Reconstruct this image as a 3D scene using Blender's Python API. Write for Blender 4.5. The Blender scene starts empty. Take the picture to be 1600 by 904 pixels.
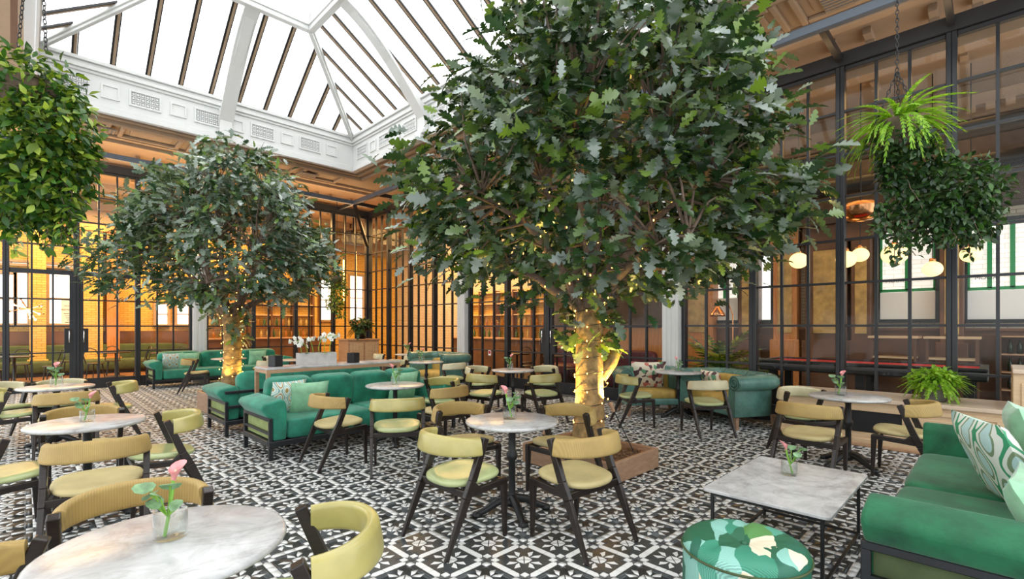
import bpy, bmesh, math, random
import numpy as np
from mathutils import Vector, Matrix
random.seed(7); rng = np.random.default_rng(11)
PI = math.pi; SQ = math.sqrt(2.0)
scene = bpy.context.scene
COL = scene.collection
# ---------------------------------------------------------------- camera, world, light, exposure
F_PX, EYE, HOR = 760.0, 1.5, 510.0
cam = bpy.data.objects.new('camera', bpy.data.cameras.new('camera'))
COL.objects.link(cam); scene.camera = cam
cam.location = (0, 0, EYE); cam.rotation_euler = (PI/2, 0, -PI/4)
cam.data.sensor_width = 36.0; cam.data.lens = F_PX/1600*36.0
cam.data.shift_y = (HOR-452)/1600.0; cam.data.clip_start = .05; cam.data.clip_end = 200
world = bpy.data.worlds.new('overcast_sky'); scene.world = world; world.use_nodes = True
world.node_tree.nodes['Background'].inputs[0].default_value = (.93, .97, 1.0, 1)
world.node_tree.nodes['Background'].inputs[1].default_value = 1.6
SKYLIGHT = 1.85
scene.view_settings.view_transform = 'Standard'; scene.view_settings.look = 'None'
scene.view_settings.gamma = 1; scene.view_settings.use_curve_mapping = False
scene.view_settings.exposure = 0.48
scene.cycles.use_denoising = True
scene.cycles.max_bounces = 7; scene.cycles.diffuse_bounces = 3; scene.cycles.glossy_bounces = 3
scene.cycles.transmission_bounces = 4; scene.cycles.transparent_max_bounces = 14
scene.cycles.caustics_reflective = False; scene.cycles.caustics_refractive = False
scene.cycles.sample_clamp_indirect = 6.0
def lamp(kind, name, loc, energy, col=(1, .62, .28), size=.3, rot=None, sy=None, **kw):
    d = bpy.data.lights.new(name, kind); d.energy = energy; d.color = col
    if kind == 'AREA':
        d.size = size
        if sy: d.shape = 'RECTANGLE'; d.size_y = sy
    else: d.shadow_soft_size = size
    for k, v in kw.items(): setattr(d, k, v)
    o = bpy.data.objects.new(name, d); COL.objects.link(o); o.location = loc
    if rot: o.rotation_euler = rot
    return o
WARM = (1.0, .58, .22)
# ceiling light of the rooms behind the glass (warm), shining down; and added upward fills, no fittings, that wash soffit and ceilings
lamp('AREA', 'bar_ceiling_light', (10.7, 5.0, 5.2), 130, WARM, 3.0, (0, 0, 0), 10)
lamp('AREA', 'dining_ceiling_light', (3.2, 18.6, 5.3), 900, WARM, 9.0, (0, 0, 0), 3)
lamp('AREA', 'corner_ceiling_light', (10.6, 14.5, 5.2), 620, WARM, 3.0, (0, 0, 0), 7)
lamp('AREA', 'soffit_warm_fill', (8.1, 5.6, 5.15), 26, (1, .66, .34), .25, (PI, 0, 0), 17)
lamp('AREA', 'soffit_warm_fill', (3.4, 15.1, 5.15), 55, (1, .66, .34), 9.5, (PI, 0, 0), .25)
lamp('AREA', 'bar_up_fill', (10.6, 6.0, 4.3), 45, (1, .6, .28), 1.5, (PI, 0, 0), 15)  # added fill hanging in mid-air, turned up to the ceiling
lamp('AREA', 'dining_up_fill', (3.4, 18.4, 4.6), 130, (1, .62, .25), 10, (PI, 0, 0), 1.5)
# ---------------------------------------------------------------- helpers
def room(X, Y):            # camera-plan metres (right, ahead) to room axes
    return (X+Y)/SQ, (Y-X)/SQ
def px(x, y, z=0.0):       # a point of known height seen at a pixel, as a place in the room
    Y = F_PX*(EYE-z)/(y-HOR); X = Y*(x-800)/F_PX
    u, v = room(X, Y); return Vector((u, v, z))
def heading(fx, fy):       # turn local +y to a camera-plan direction
    u, v = room(fx, fy); return math.atan2(v, u)-PI/2
class MB:
    def __init__(s): s.v = []; s.f = []; s.m = []; s.s = []
    def add(s, vs, fs, mat=0, smooth=False):
        o = len(s.v); s.v += [tuple(p) for p in vs]
        for f in fs: s.f.append([i+o for i in f]); s.m.append(mat); s.s.append(smooth)
        return s
    def box(s, c, d, rz=0, mat=0, mtx=None):
        x, y, z = d[0]/2, d[1]/2, d[2]/2
        vs = [Vector(p) for p in ((-x,-y,-z),(x,-y,-z),(x,y,-z),(-x,y,-z),(-x,-y,z),(x,-y,z),(x,y,z),(-x,y,z))]
        R = mtx if mtx else Matrix.Rotation(rz, 3, 'Z')
        return s.add([R @ p+Vector(c) for p in vs], [(0,3,2,1),(4,5,6,7),(0,1,5,4),(1,2,6,5),(2,3,7,6),(3,0,4,7)], mat)
    def span(s, a, b, mat=0):
        return s.box([(a[i]+b[i])/2 for i in range(3)], [abs(b[i]-a[i]) for i in range(3)], mat=mat)
    def bar(s, p0, p1, w, h, up=(0, 0, 1), mat=0, w1=None, h1=None):
        p0, p1 = Vector(p0), Vector(p1); d = (p1-p0).normalized(); up = Vector(up)
        a = d.cross(up)
        if a.length < 1e-4: a = d.cross(Vector((0, 1, 0)))
        a.normalize(); b = a.cross(d)
        vs = []
        for p, ww, hh in ((p0, w, h), (p1, w1 or w, h1 or h)):
            vs += [p-a*ww/2-b*hh/2, p+a*ww/2-b*hh/2, p+a*ww/2+b*hh/2, p-a*ww/2+b*hh/2]
        return s.add(vs, [(0,1,2,3),(7,6,5,4),(0,4,5,1),(1,5,6,2),(2,6,7,3),(3,7,4,0)], mat)
    def tube(s, pts, r, n=8, mat=0, cap=True, smooth=True):
        pts = [Vector(p) for p in pts]; k = len(pts)
        rs = r if isinstance(r, (list, tuple)) else [r]*k
        vs = []; ref = None
        for i, p in enumerate(pts):
            d = (pts[min(i+1, k-1)]-pts[max(i-1, 0)]).normalized()
            if ref is None:
                ref = d.cross(Vector((0, 0, 1)))
                if ref.length < .05: ref = d.cross(Vector((1, 0, 0)))
            a = (ref-d*ref.dot(d)).normalized(); ref = a; b = d.cross(a)
            for j in range(n):
                t = 2*PI*j/n; vs.append(p+(a*math.cos(t)+b*math.sin(t))*rs[i])
        fs = [(i*n+j, i*n+(j+1) % n, (i+1)*n+(j+1) % n, (i+1)*n+j) for i in range(k-1) for j in range(n)]
        s.add(vs, fs, mat, smooth)
        if cap: s.add(vs[:n][::-1], [tuple(range(n))], mat); s.add(vs[-n:], [tuple(range(n))], mat)
        return s
    def lathe(s, prof, n=24, c=(0, 0, 0), mat=0, smooth=True, wob=None):
        k = len(prof); vs = []
        for r, z in prof:
            for j in range(n):
                t = 2*PI*j/n; q = r*(wob(t, z) if wob else 1)
                vs.append((c[0]+q*math.cos(t), c[1]+q*math.sin(t), c[2]+z))
        fs = [(i*n+j, i*n+(j+1) % n, (i+1)*n+(j+1) % n, (i+1)*n+j) for i in range(k-1) for j in range(n)]
        s.add(vs, fs, mat, smooth)
        if prof[0][0] > 1e-4: s.add(vs[:n][::-1], [tuple(range(n))], mat)
        if prof[-1][0] > 1e-4: s.add(vs[-n:], [tuple(range(n))], mat)
        return s
    def prism(s, poly, z0, z1, mat=0, mtx=None, smooth=False):
        n = len(poly); vs = [Vector((x, y, z0)) for x, y in poly]+[Vector((x, y, z1)) for x, y in poly]
        if mtx: vs = [mtx @ p for p in vs]
        return s.add(vs, [tuple(range(n))[::-1], tuple(range(n, 2*n))]+[(i, (i+1) % n, n+(i+1) % n, n+i) for i in range(n)], mat, smooth)
    def sweep(s, path, prof, mat=0, smooth=True, cap=True, zf=None):
        k, n = len(path), len(prof); vs = []
        for i, p in enumerate(path):
            a, b = path[max(i-1, 0)], path[min(i+1, k-1)]
            tx, ty = b[0]-a[0], b[1]-a[1]; L = math.hypot(tx, ty) or 1; nx, ny = ty/L, -tx/L
            dz = zf(i/(k-1)) if zf else 0
            for o, z in prof: vs.append((p[0]+nx*o, p[1]+ny*o, z+dz))
        fs = [(i*n+j, i*n+(j+1) % n, (i+1)*n+(j+1) % n, (i+1)*n+j) for i in range(k-1) for j in range(n)]
        s.add(vs, fs, mat, smooth)
        if cap: s.add(vs[:n][::-1], [tuple(range(n))], mat); s.add(vs[-n:], [tuple(range(n))], mat)
        return s
    def puff(s, c, d, e=.3, e2=.3, nu=20, nv=10, mtx=None, mat=0):     # rounded cushion block
        def sp(x, p): return math.copysign(abs(x)**p, x)
        vs = []
        for i in range(nv+1):
            a = -PI/2+PI*i/nv
            for j in range(nu):
                t = 2*PI*(j+.5)/nu
                vs.append(Vector((d[0]/2*sp(math.cos(a), e2)*sp(math.cos(t), e), d[1]/2*sp(math.cos(a), e2)*sp(math.sin(t), e), d[2]/2*sp(math.sin(a), e2))))
        if mtx: vs = [mtx @ p for p in vs]
        vs = [p+Vector(c) for p in vs]
        return s.add(vs, [(i*nu+j, i*nu+(j+1) % nu, (i+1)*nu+(j+1) % nu, (i+1)*nu+j) for i in range(nv) for j in range(nu)], mat, True)
    def pillow(s, w, h, t, mtx, n=12, mat=0):      # square scatter cushion with pinched corners
        vs = []
        for sg in (1, -1):
            for i in range(n+1):
                for j in range(n+1):
                    a, b = 2*i/n-1, 2*j/n-1
                    z = sg*t/2*max(0, (1-a**4)*(1-b**4))**.55
                    vs.append(mtx @ Vector((a*w/2*(1-.07*(1-b*b)), b*h/2*(1-.07*(1-a*a)), z)))
        q = n+1; fs = []
        for i in range(n):
            for j in range(n):
                k = i*q+j; fs.append((k, k+q, k+q+1, k+1)); fs.append((k+q*q, k+1+q*q, k+q+1+q*q, k+q+q*q))
        return s.add(vs, fs, mat, True)
    def mesh(s, name, mats):
        me = bpy.data.meshes.new(name); me.from_pydata(s.v, [], s.f)
        for m in (mats if isinstance(mats, (list, tuple)) else [mats]): me.materials.append(m)
        me.polygons.foreach_set('material_index', s.m); me.polygons.foreach_set('use_smooth', s.s); me.update()
        return me
    def build(s, name, mats, parent=None, bevel=0, seg=2, sub=0):
        o = bpy.data.objects.new(name, s.mesh(name, mats)); COL.objects.link(o)
        if parent: o.parent = parent
        if bevel:
            b = o.modifiers.new('bevel', 'BEVEL'); b.width = bevel; b.segments = seg; b.limit_method = 'ANGLE'; b.angle_limit = .6
            b.harden_normals = False
        if sub: m = o.modifiers.new('sub', 'SUBSURF'); m.levels = sub; m.render_levels = sub
        return o
def tag(o, label=None, cat=None, group=None, kind=None):
    if label: o['label'] = label
    if cat: o['category'] = cat
    if group: o['group'] = group
    if kind: o['kind'] = kind
    return o
def thing(name, label, cat, loc=(0, 0, 0), rz=0, group=None):
    o = bpy.data.objects.new(name, None); COL.objects.link(o); o.empty_display_size = .1
    o.location = loc; o.rotation_euler = (0, 0, rz)
    return tag(o, label, cat, group)
def copy_tree(o, parent=None):
    c = o.copy(); COL.objects.link(c)
    if parent: c.parent = parent
    for ch in o.children: copy_tree(ch, c)
    return c
def place(proto, used, loc, rz, label, group=None, scale=None):
    o = copy_tree(proto) if used[0] else proto
    used[0] = True
    o.location = loc; o.rotation_euler = (0, 0, rz); o['label'] = label
    if group: o['group'] = group
    if scale: o.scale = (scale,)*3
    return o
def many(name, bv, bf, mats, mtx, parent=None, fm=None, smooth=False):   # thousands of copies of one shape in one mesh
    bv = np.asarray(bv, float); n = len(bv); k = len(mtx)
    V = (np.einsum('kij,nj->kni', mtx[:, :3, :3], bv)+mtx[:, None, :3, 3]).reshape(-1, 3)
    lens = np.array([len(f) for f in bf]); flat = np.concatenate([np.array(f) for f in bf])
    L = (flat[None, :]+(np.arange(k)*n)[:, None]).reshape(-1)
    LT = np.tile(lens, k); LS = np.concatenate([[0], np.cumsum(LT)[:-1]])
    me = bpy.data.meshes.new(name)
    me.vertices.add(len(V)); me.vertices.foreach_set('co', V.ravel())
    me.loops.add(len(L)); me.loops.foreach_set('vertex_index', L.astype(np.int32))
    me.polygons.add(len(LT)); me.polygons.foreach_set('loop_start', LS.astype(np.int32)); me.polygons.foreach_set('loop_total', LT.astype(np.int32))
    for m in (mats if isinstance(mats, (list, tuple)) else [mats]): me.materials.append(m)
    if fm is not None: me.polygons.foreach_set('material_index', np.tile(np.asarray(fm, np.int32), k))
    if smooth: me.polygons.foreach_set('use_smooth', np.ones(len(LT), bool))
    me.update(calc_edges=True)
    o = bpy.data.objects.new(name, me); COL.objects.link(o)
    if parent: o.parent = parent
    return o
# ---------------------------------------------------------------- materials
def nt(name):
    m = bpy.data.materials.new(name); m.use_nodes = True
    t = m.node_tree; b = t.nodes['Principled BSDF']
    return m, t, b
def L(t, a, b): t.links.new(a, b)
def ramp(t, stops, interp='LINEAR'):
    r = t.nodes.new('ShaderNodeValToRGB'); e = r.color_ramp; e.interpolation = interp
    while len(e.elements) < len(stops): e.elements.new(.5)
    for i, (p, c) in enumerate(stops): e.elements[i].position = p; e.elements[i].color = (*c, 1)
    return r
def noise(t, scale, detail=4, rough=.55, dist=0, coord='Object'):
    tc = t.nodes.new('ShaderNodeTexCoord'); n = t.nodes.new('ShaderNodeTexNoise')
    n.inputs['Scale'].default_value = scale; n.inputs['Detail'].default_value = detail
    n.inputs['Roughness'].default_value = rough; n.inputs['Distortion'].default_value = dist
    L(t, tc.outputs[coord], n.inputs['Vector']); return n
def mat(name, col, rough=.5, metal=0, var=.0, scale=8, bump=0, bscale=60, coat=0, spec=.5, sheen=0):
    m, t, b = nt(name)
    b.inputs['Base Color'].default_value = (*col, 1); b.inputs['Roughness'].default_value = rough
    b.inputs['Metallic'].default_value = metal; b.inputs['Specular IOR Level'].default_value = spec
    if coat: b.inputs['Coat Weight'].default_value = coat; b.inputs['Coat Roughness'].default_value = .15
    if sheen: b.inputs['Sheen Weight'].default_value = sheen; b.inputs['Sheen Roughness'].default_value = .4
    if var:
        n = noise(t, scale); lo = tuple(c*(1-var) for c in col); hi = tuple(min(1, c*(1+var)) for c in col)
        r = ramp(t, [(.3, lo), (.7, hi)]); L(t, n.outputs[0], r.inputs[0]); L(t, r.outputs[0], b.inputs['Base Color'])
    if bump:
        n2 = noise(t, bscale, 3); bp = t.nodes.new('ShaderNodeBump'); bp.inputs['Strength'].default_value = bump; bp.inputs['Distance'].default_value = .01
        L(t, n2.outputs[0], bp.inputs['Height']); L(t, bp.outputs[0], b.inputs['Normal'])
    return m
def emit(name, col, s):
    m, t, b = nt(name); b.inputs['Base Color'].default_value = (*col, 1)
    b.inputs['Emission Color'].default_value = (*col, 1); b.inputs['Emission Strength'].default_value = s
    return m
def wood(name, a, b_, rough=.45, scale=3, axis=(1, 12, 12), bump=.1):
    m, t, b = nt(name); tc = t.nodes.new('ShaderNodeTexCoord'); mp = t.nodes.new('ShaderNodeMapping'); mp.inputs['Scale'].default_value = axis
    n = t.nodes.new('ShaderNodeTexNoise'); n.inputs['Scale'].default_value = scale; n.inputs['Detail'].default_value = 6; n.inputs['Distortion'].default_value = 1.2
    L(t, tc.outputs['Object'], mp.inputs[0]); L(t, mp.outputs[0], n.inputs['Vector'])
    r = ramp(t, [(.3, a), (.7, b_)]); L(t, n.outputs[0], r.inputs[0]); L(t, r.outputs[0], b.inputs['Base Color'])
    b.inputs['Roughness'].default_value = rough
    bp = t.nodes.new('ShaderNodeBump'); bp.inputs['Strength'].default_value = bump; bp.inputs['Distance'].default_value = .005
    L(t, n.outputs[0], bp.inputs['Height']); L(t, bp.outputs[0], b.inputs['Normal'])
    return m
def island_mat(name, cols, rough=.4, trans=.25, tcol=None, spec=.5):     # each leaf its own shade
    m, t, b = nt(name); g = t.nodes.new('ShaderNodeNewGeometry'); oi = t.nodes.new('ShaderNodeObjectInfo')
    ad = t.nodes.new('ShaderNodeMath'); ad.operation = 'ADD'; fr = t.nodes.new('ShaderNodeMath'); fr.operation = 'FRACT'
    L(t, g.outputs['Random Per Island'], ad.inputs[0]); L(t, oi.outputs['Random'], ad.inputs[1]); L(t, ad.outputs[0], fr.inputs[0])
    r = ramp(t, [((i+.5)/len(cols), c) for i, c in enumerate(cols)]); L(t, fr.outputs[0], r.inputs[0])
    L(t, r.outputs[0], b.inputs['Base Color']); b.inputs['Roughness'].default_value = rough; b.inputs['Specular IOR Level'].default_value = spec
    tr = t.nodes.new('ShaderNodeBsdfTranslucent'); mx = t.nodes.new('ShaderNodeMixShader'); mx.inputs[0].default_value = trans
    hs = t.nodes.new('ShaderNodeMixRGB'); hs.blend_type = 'MULTIPLY'; hs.inputs[0].default_value = 1
    hs.inputs[2].default_value = (*(tcol or (1.6, 1.5, .6)), 1)
    L(t, r.outputs[0], hs.inputs[1]); L(t, hs.outputs[0], tr.inputs[0])
    L(t, b.outputs[0], mx.inputs[1]); L(t, tr.outputs[0], mx.inputs[2]); L(t, mx.outputs[0], t.nodes['Material Output'].inputs[0])
    return m
def glass(name, tint=(.97, .98, .97), gl=.6, rough=0.0):
    m = bpy.data.materials.new(name); m.use_nodes = True; t = m.node_tree; t.nodes.clear()
    o = t.nodes.new('ShaderNodeOutputMaterial'); mx = t.nodes.new('ShaderNodeMixShader')
    a = t.nodes.new('ShaderNodeBsdfTransparent'); a.inputs[0].default_value = (*tint, 1)
    g = t.nodes.new('ShaderNodeBsdfGlossy'); g.inputs['Roughness'].default_value = rough
    fr = t.nodes.new('ShaderNodeLayerWeight'); fr.inputs[0].default_value = .5
    pw = t.nodes.new('ShaderNodeMath'); pw.operation = 'POWER'; pw.inputs[1].default_value = 4
    L(t, fr.outputs['Facing'], pw.inputs[0])
    mu = t.nodes.new('ShaderNodeMath'); mu.operation = 'MULTIPLY_ADD'; mu.inputs[1].default_value = .9*gl; mu.inputs[2].default_value = .035*gl
    L(t, pw.outputs[0], mu.inputs[0]); L(t, mu.outputs[0], mx.inputs[0]); L(t, a.outputs[0], mx.inputs[1]); L(t, g.outputs[0], mx.inputs[2]); L(t, mx.outputs[0], o.inputs[0])
    return m
def brick(name, a, b_, mortar, scale=1.0, rough=.35, w=.23, h=.075, rot=(PI/2, 0, PI/2)):
    m, t, b = nt(name); tc = t.nodes.new('ShaderNodeTexCoord'); mp = t.nodes.new('ShaderNodeMapping')
    mp.inputs['Rotation'].default_value = (0, 0, 0)
    sx = t.nodes.new('ShaderNodeSeparateXYZ'); ad = t.nodes.new('ShaderNodeMath'); ad.operation = 'ADD'; cb = t.nodes.new('ShaderNodeCombineXYZ')
    L(t, tc.outputs['Object'], sx.inputs[0]); L(t, sx.outputs[0], ad.inputs[0]); L(t, sx.outputs[1], ad.inputs[1])
    L(t, ad.outputs[0], cb.inputs[0]); L(t, sx.outputs[2], cb.inputs[1])
    br = t.nodes.new('ShaderNodeTexBrick'); br.inputs['Color1'].default_value = (*a, 1); br.inputs['Color2'].default_value = (*b_, 1); br.inputs['Mortar'].default_value = (*mortar, 1)
    br.inputs['Scale'].default_value = scale; br.inputs['Brick Width'].default_value = w; br.inputs['Row Height'].default_value = h; br.inputs['Mortar Size'].default_value = .006
    L(t, cb.outputs[0], br.inputs['Vector']); L(t, br.outputs[0], b.inputs['Base Color']); b.inputs['Roughness'].default_value = rough
    return m
K = {}
K['tile_white'] = mat('tile_white', (.80, .80, .78), .3, var=.08, scale=3)
K['tile_dark'] = mat('tile_dark', (.045, .052, .054), .32, var=.25, scale=3)
K['grout'] = mat('grout', (.10, .10, .10), .8)
K['steel'] = mat('black_steel', (.012, .013, .016), .38, spec=.5, var=.15)
K['steel_blue'] = mat('grey_steel', (.09, .11, .14), .38)
K['white_paint'] = mat('white_paint', (.64, .64, .625), .5, var=.03, scale=2)
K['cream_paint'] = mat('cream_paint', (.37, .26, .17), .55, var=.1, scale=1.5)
K['grille'] = mat('vent_void_shade', (.16, .16, .17), .6)  # dark tone stands in for the shade inside the vent openings
K['skypane'] = emit('frosted_daylight_glass', (.96, .985, 1.0), SKYLIGHT)
K['pane'] = glass('window_glass', gl=.25)
K['jar'] = glass('jar_glass', (.95, .97, .96), 1.0)
K['wood_floor'] = wood('timber_floor', (.16, .075, .035), (.34, .17, .085), .3, 2.5, (14, 1, 1))
K['oak'] = wood('pale_oak', (.58, .40, .23), (.72, .52, .32), .45, 3, (1, 1, 8))
K['oak_top'] = wood('bleached_oak', (.56, .42, .30), (.70, .55, .42), .3, 3, (8, 1, 1))
K['planter'] = wood('planter_timber', (.30, .17, .10), (.42, .26, .16), .5, 3, (2, 2, 10))
K['cabinet'] = wood('cabinet_timber', (.38, .21, .11), (.50, .30, .17), .5, 3, (1, 1, 8))
K['chairwood'] = wood('black_brown_wood', (.010, .007, .006), (.026, .016, .012), .3, 5, (2, 2, 10), .05)
K['green_velvet'] = mat('emerald_velvet', (.008, .120, .048), .75, var=.45, scale=5, bump=.25, bscale=90, sheen=.2)
K['green_velvet2'] = mat('jade_velvet', (.020, .215, .135), .75, var=.4, scale=5, bump=.25, bscale=90, sheen=.25)
K['green_back'] = mat('olive_green_backing', (.30, .36, .13), .8, var=.2, bump=.2)
K['olive_dark'] = mat('dark_olive_backing', (.06, .085, .03), .8, var=.2)
K['mint'] = mat('mint_velvet', (.30, .58, .36), .7, var=.22, scale=7, sheen=.5, bump=.15)
K['leather_green'] = mat('sage_leather', (.085, .20, .165), .26, var=.25, scale=6, bump=.15, coat=.2)
K['leather_warm_lit'] = mat('warm_lit_gold', (.52, .34, .08), .6, var=.2)  # gold stands for warm light falling on the sofa seats
K['marble_dark'] = mat('honed_edge', (.42, .36, .28), .4)
K['bark'] = mat('tree_bark', (.30, .19, .075), .85, var=.5, scale=14, bump=.9, bscale=22)
K['branch'] = mat('branch_bark', (.15, .10, .07), .8, var=.4, scale=14, bump=.5, bscale=30)
K['oakleaf'] = island_mat('oak_leaf_green_glint', [(.010, .036, .008), (.030, .070, .020), (.30, .36, .33), (.016, .042, .012), (.055, .105, .03), (.012, .036, .010), (.12, .17, .09), (.17, .28, .03), (.018, .05, .014)], .27, .16, spec=.8)  # pale greys imitate glossy sky highlights on the leaves
K['oakleaf2'] = island_mat('oak_leaf_sky_glint', [(.014, .052, .018), (.045, .09, .045), (.42, .48, .45), (.030, .075, .030), (.11, .18, .09), (.024, .065, .03), (.28, .35, .29), (.16, .27, .05)], .28, .16, spec=.8)  # palest entries put sky reflections into the leaf colour
K['ivy'] = island_mat('ivy_green', [(.025, .085, .010), (.07, .18, .02), (.012, .045, .010), (.26, .38, .03), (.04, .12, .02), (.016, .055, .01), (.38, .50, .08)], .35, .3)
K['ivy_dark'] = island_mat('dark_ivy_green', [(.010, .036, .010), (.022, .065, .016), (.09, .15, .06), (.014, .042, .014), (.05, .13, .02)], .3, .2)
K['fern'] = island_mat('fern_green', [(.18, .38, .015), (.28, .52, .03), (.12, .28, .015), (.38, .58, .06)], .5, .35)
K['soil'] = mat('bark_chips', (.16, .085, .04), .9, var=.5, scale=40, bump=1, bscale=60)
K['pot'] = mat('grey_pot', (.16, .155, .15), .6, var=.2)
K['black'] = mat('matt_black', (.010, .010, .011), .45)
K['chrome'] = mat('chrome', (.75, .75, .76), .12, 1)
K['copper'] = mat('copper', (.72, .33, .15), .22, 1)
K['fairy'] = emit('fairy_bulb', (1, .50, .09), 10)
K['globe'] = emit('lit_globe', (1, .72, .30), 1.35)
K['filament'] = emit('lit_tube', (1, .60, .2), 9)
def street_view():
    m = brick('street_behind_window', (.80, .76, .70), (.70, .65, .60), (.50, .46, .43), 1.0, .5, .3, .09); t = m.node_tree; b = t.nodes['Principled BSDF']
    L(t, [n for n in t.nodes if n.type == 'TEX_BRICK'][0].outputs[0], b.inputs['Emission Color']); b.inputs['Emission Strength'].default_value = .75; return m
K['window_street'] = street_view()
K['amber'] = mat('amber_panel', (.46, .30, .10), .4, var=.3, scale=6)
K['window_day'] = emit('daylit_window', (1, .99, .96), 1.25)
K['brick_gold'] = brick('glazed_yellow_brick', (.74, .46, .11), (.62, .37, .08), (.30, .18, .05))
K['brick_pale'] = brick('pale_glazed_brick', (.60, .52, .40), (.52, .45, .34), (.26, .20, .15))
K['dark_wall'] = mat('dark_brown_wall', (.055, .036, .027), .6, var=.3)
K['brown_wall'] = mat('brown_panelling', (.13, .06, .03), .45, var=.4, scale=2)
K['orange_wood'] = wood('orange_boarding', (.42, .16, .04), (.60, .26, .08), .4, 3, (8, 8, 1))
K['green_frame'] = mat('green_window_frame', (.02, .30, .09), .5)
K['burgundy'] = mat('burgundy_velvet', (.09, .012, .022), .6, var=.3)
K['red_cloth'] = mat('red_baize', (.50, .02, .03), .8)
K['petal'] = mat('pink_petal', (.86, .30, .30), .5, var=.35, scale=25)
K['petal_cream'] = mat('cream_petal', (.85, .72, .45), .5)
K['orchid'] = mat('white_petal', (.88, .88, .82), .5)
K['eucalyptus'] = mat('eucalyptus_leaf', (.20, .34, .17), .5, var=.4, scale=30)
K['stem'] = mat('green_stem', (.20, .42, .05), .5)
K['grey_planter'] = mat('greywash_box', (.50, .47, .45), .6, var=.12, scale=12)
K['paper'] = mat('white_paper', (.88, .88, .86), .6)
K['ink'] = mat('dark_ink', (.03, .02, .03), .6)
def chair_cover(name, col, rough, ribbed, coat=0):
    m, t, b = nt(name); n = noise(t, 6); r = ramp(t, [(.3, tuple(c*.85 for c in col)), (.7, tuple(min(1, c*1.1) for c in col))])
    L(t, n.outputs[0], r.inputs[0]); L(t, r.outputs[0], b.inputs['Base Color']); b.inputs['Roughness'].default_value = rough
    if coat: b.inputs['Coat Weight'].default_value = coat; b.inputs['Coat Roughness'].default_value = .25
    if ribbed:
        tc = t.nodes.new('ShaderNodeTexCoord'); w = t.nodes.new('ShaderNodeTexWave'); w.inputs['Scale'].default_value = 32; w.inputs['Distortion'].default_value = .3
        mp = t.nodes.new('ShaderNodeMapping'); mp.inputs['Scale'].default_value = (1, .35, 0)
        L(t, tc.outputs['Object'], mp.inputs[0]); L(t, mp.outputs[0], w.inputs[0])
        bp = t.nodes.new('ShaderNodeBump'); bp.inputs['Strength'].default_value = .25; bp.inputs['Distance'].default_value = .003
        L(t, w.outputs['Fac'], bp.inputs['Height']); L(t, bp.outputs[0], b.inputs['Normal'])
        mx = t.nodes.new('ShaderNodeMixRGB'); mx.blend_type = 'MULTIPLY'; mx.inputs[0].default_value = .14
        L(t, r.outputs[0], mx.inputs[1]); L(t, w.outputs['Color'], mx.inputs[2]); L(t, mx.outputs[0], b.inputs['Base Color'])
    return m
K['seat_green'] = chair_cover('pale_green_leather', (.47, .53, .25), .28, False, .35)
K['back_green'] = chair_cover('olive_leather', (.45, .39, .13), .30, False, .3)
K['seat_tan'] = chair_cover('cream_fabric', (.56, .46, .22), .6, False)
K['back_tan'] = chair_cover('tan_ribbed_fabric', (.44, .30, .10), .65, True)
K['back_cream'] = chair_cover('cream_leather', (.62, .56, .36), .4, False, .2)
def marble():
    m, t, b = nt('grey_marble'); n = noise(t, 5, 8, .65, .6); n2 = noise(t, 1.6, 6, .6, 1.5)
    r = ramp(t, [(.30, (.33, .325, .32)), (.47, (.49, .485, .48)), (.62, (.60, .595, .59))]); L(t, n.outputs[0], r.inputs[0])
    r2 = ramp(t, [(.47, (1, 1, 1)), (.50, (.86, .85, .83)), (.53, (1, 1, 1))]); L(t, n2.outputs[0], r2.inputs[0])
    mx = t.nodes.new('ShaderNodeMixRGB'); mx.blend_type = 'MULTIPLY'; mx.inputs[0].default_value = 1
    L(t, r.outputs[0], mx.inputs[1]); L(t, r2.outputs[0], mx.inputs[2]); L(t, mx.outputs[0], b.inputs['Base Color']); b.inputs['Roughness'].default_value = .22
    return m
K['marble'] = marble()
def ogee(name, cols, sx, sy, off=0):
    m, t, b = nt(name); tc = t.nodes.new('ShaderNodeTexCoord'); sp = t.nodes.new('ShaderNodeSeparateXYZ'); L(t, tc.outputs['Generated'], sp.inputs[0])
    def mt(op, a, b2=None):
        q = t.nodes.new('ShaderNodeMath'); q.operation = op
        for i, x in enumerate((a, b2)):
            if x is None: continue
            if isinstance(x, (int, float)): q.inputs[i].default_value = x
            else: L(t, x, q.inputs[i])
        return q.outputs[0]
    cy = mt('COSINE', mt('MULTIPLY', sp.outputs[1], sy)); cx = mt('COSINE', mt('MULTIPLY', sp.outputs[0], sx))
    f = mt('ADD', mt('MULTIPLY', cx, .5), mt('MULTIPLY', cy, .38))
    g = mt('ADD', mt('MULTIPLY', f, .55), .5)
    st = [(i/len(cols), c) for i, c in enumerate(cols)]
    r = ramp(t, st, 'CONSTANT'); L(t, g, r.inputs[0]); L(t, r.outputs[0], b.inputs['Base Color']); b.inputs['Roughness'].default_value = .75
    return m
W_, G_, B_, D_ = (.78, .80, .72), (.05, .32, .15), (.50, .70, .68), (.22, .30, .17)
K['ogee'] = ogee('ogee_print', [B_, B_, D_, W_, W_, G_, W_, D_, B_, B_], 17, 11)
K['ogee2'] = ogee('blue_tan_print', [(.45, .62, .62), W_, (.45, .28, .10), W_, (.20, .42, .40), W_, (.50, .66, .66), W_, (.45, .28, .1)], 19, 16)
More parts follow.
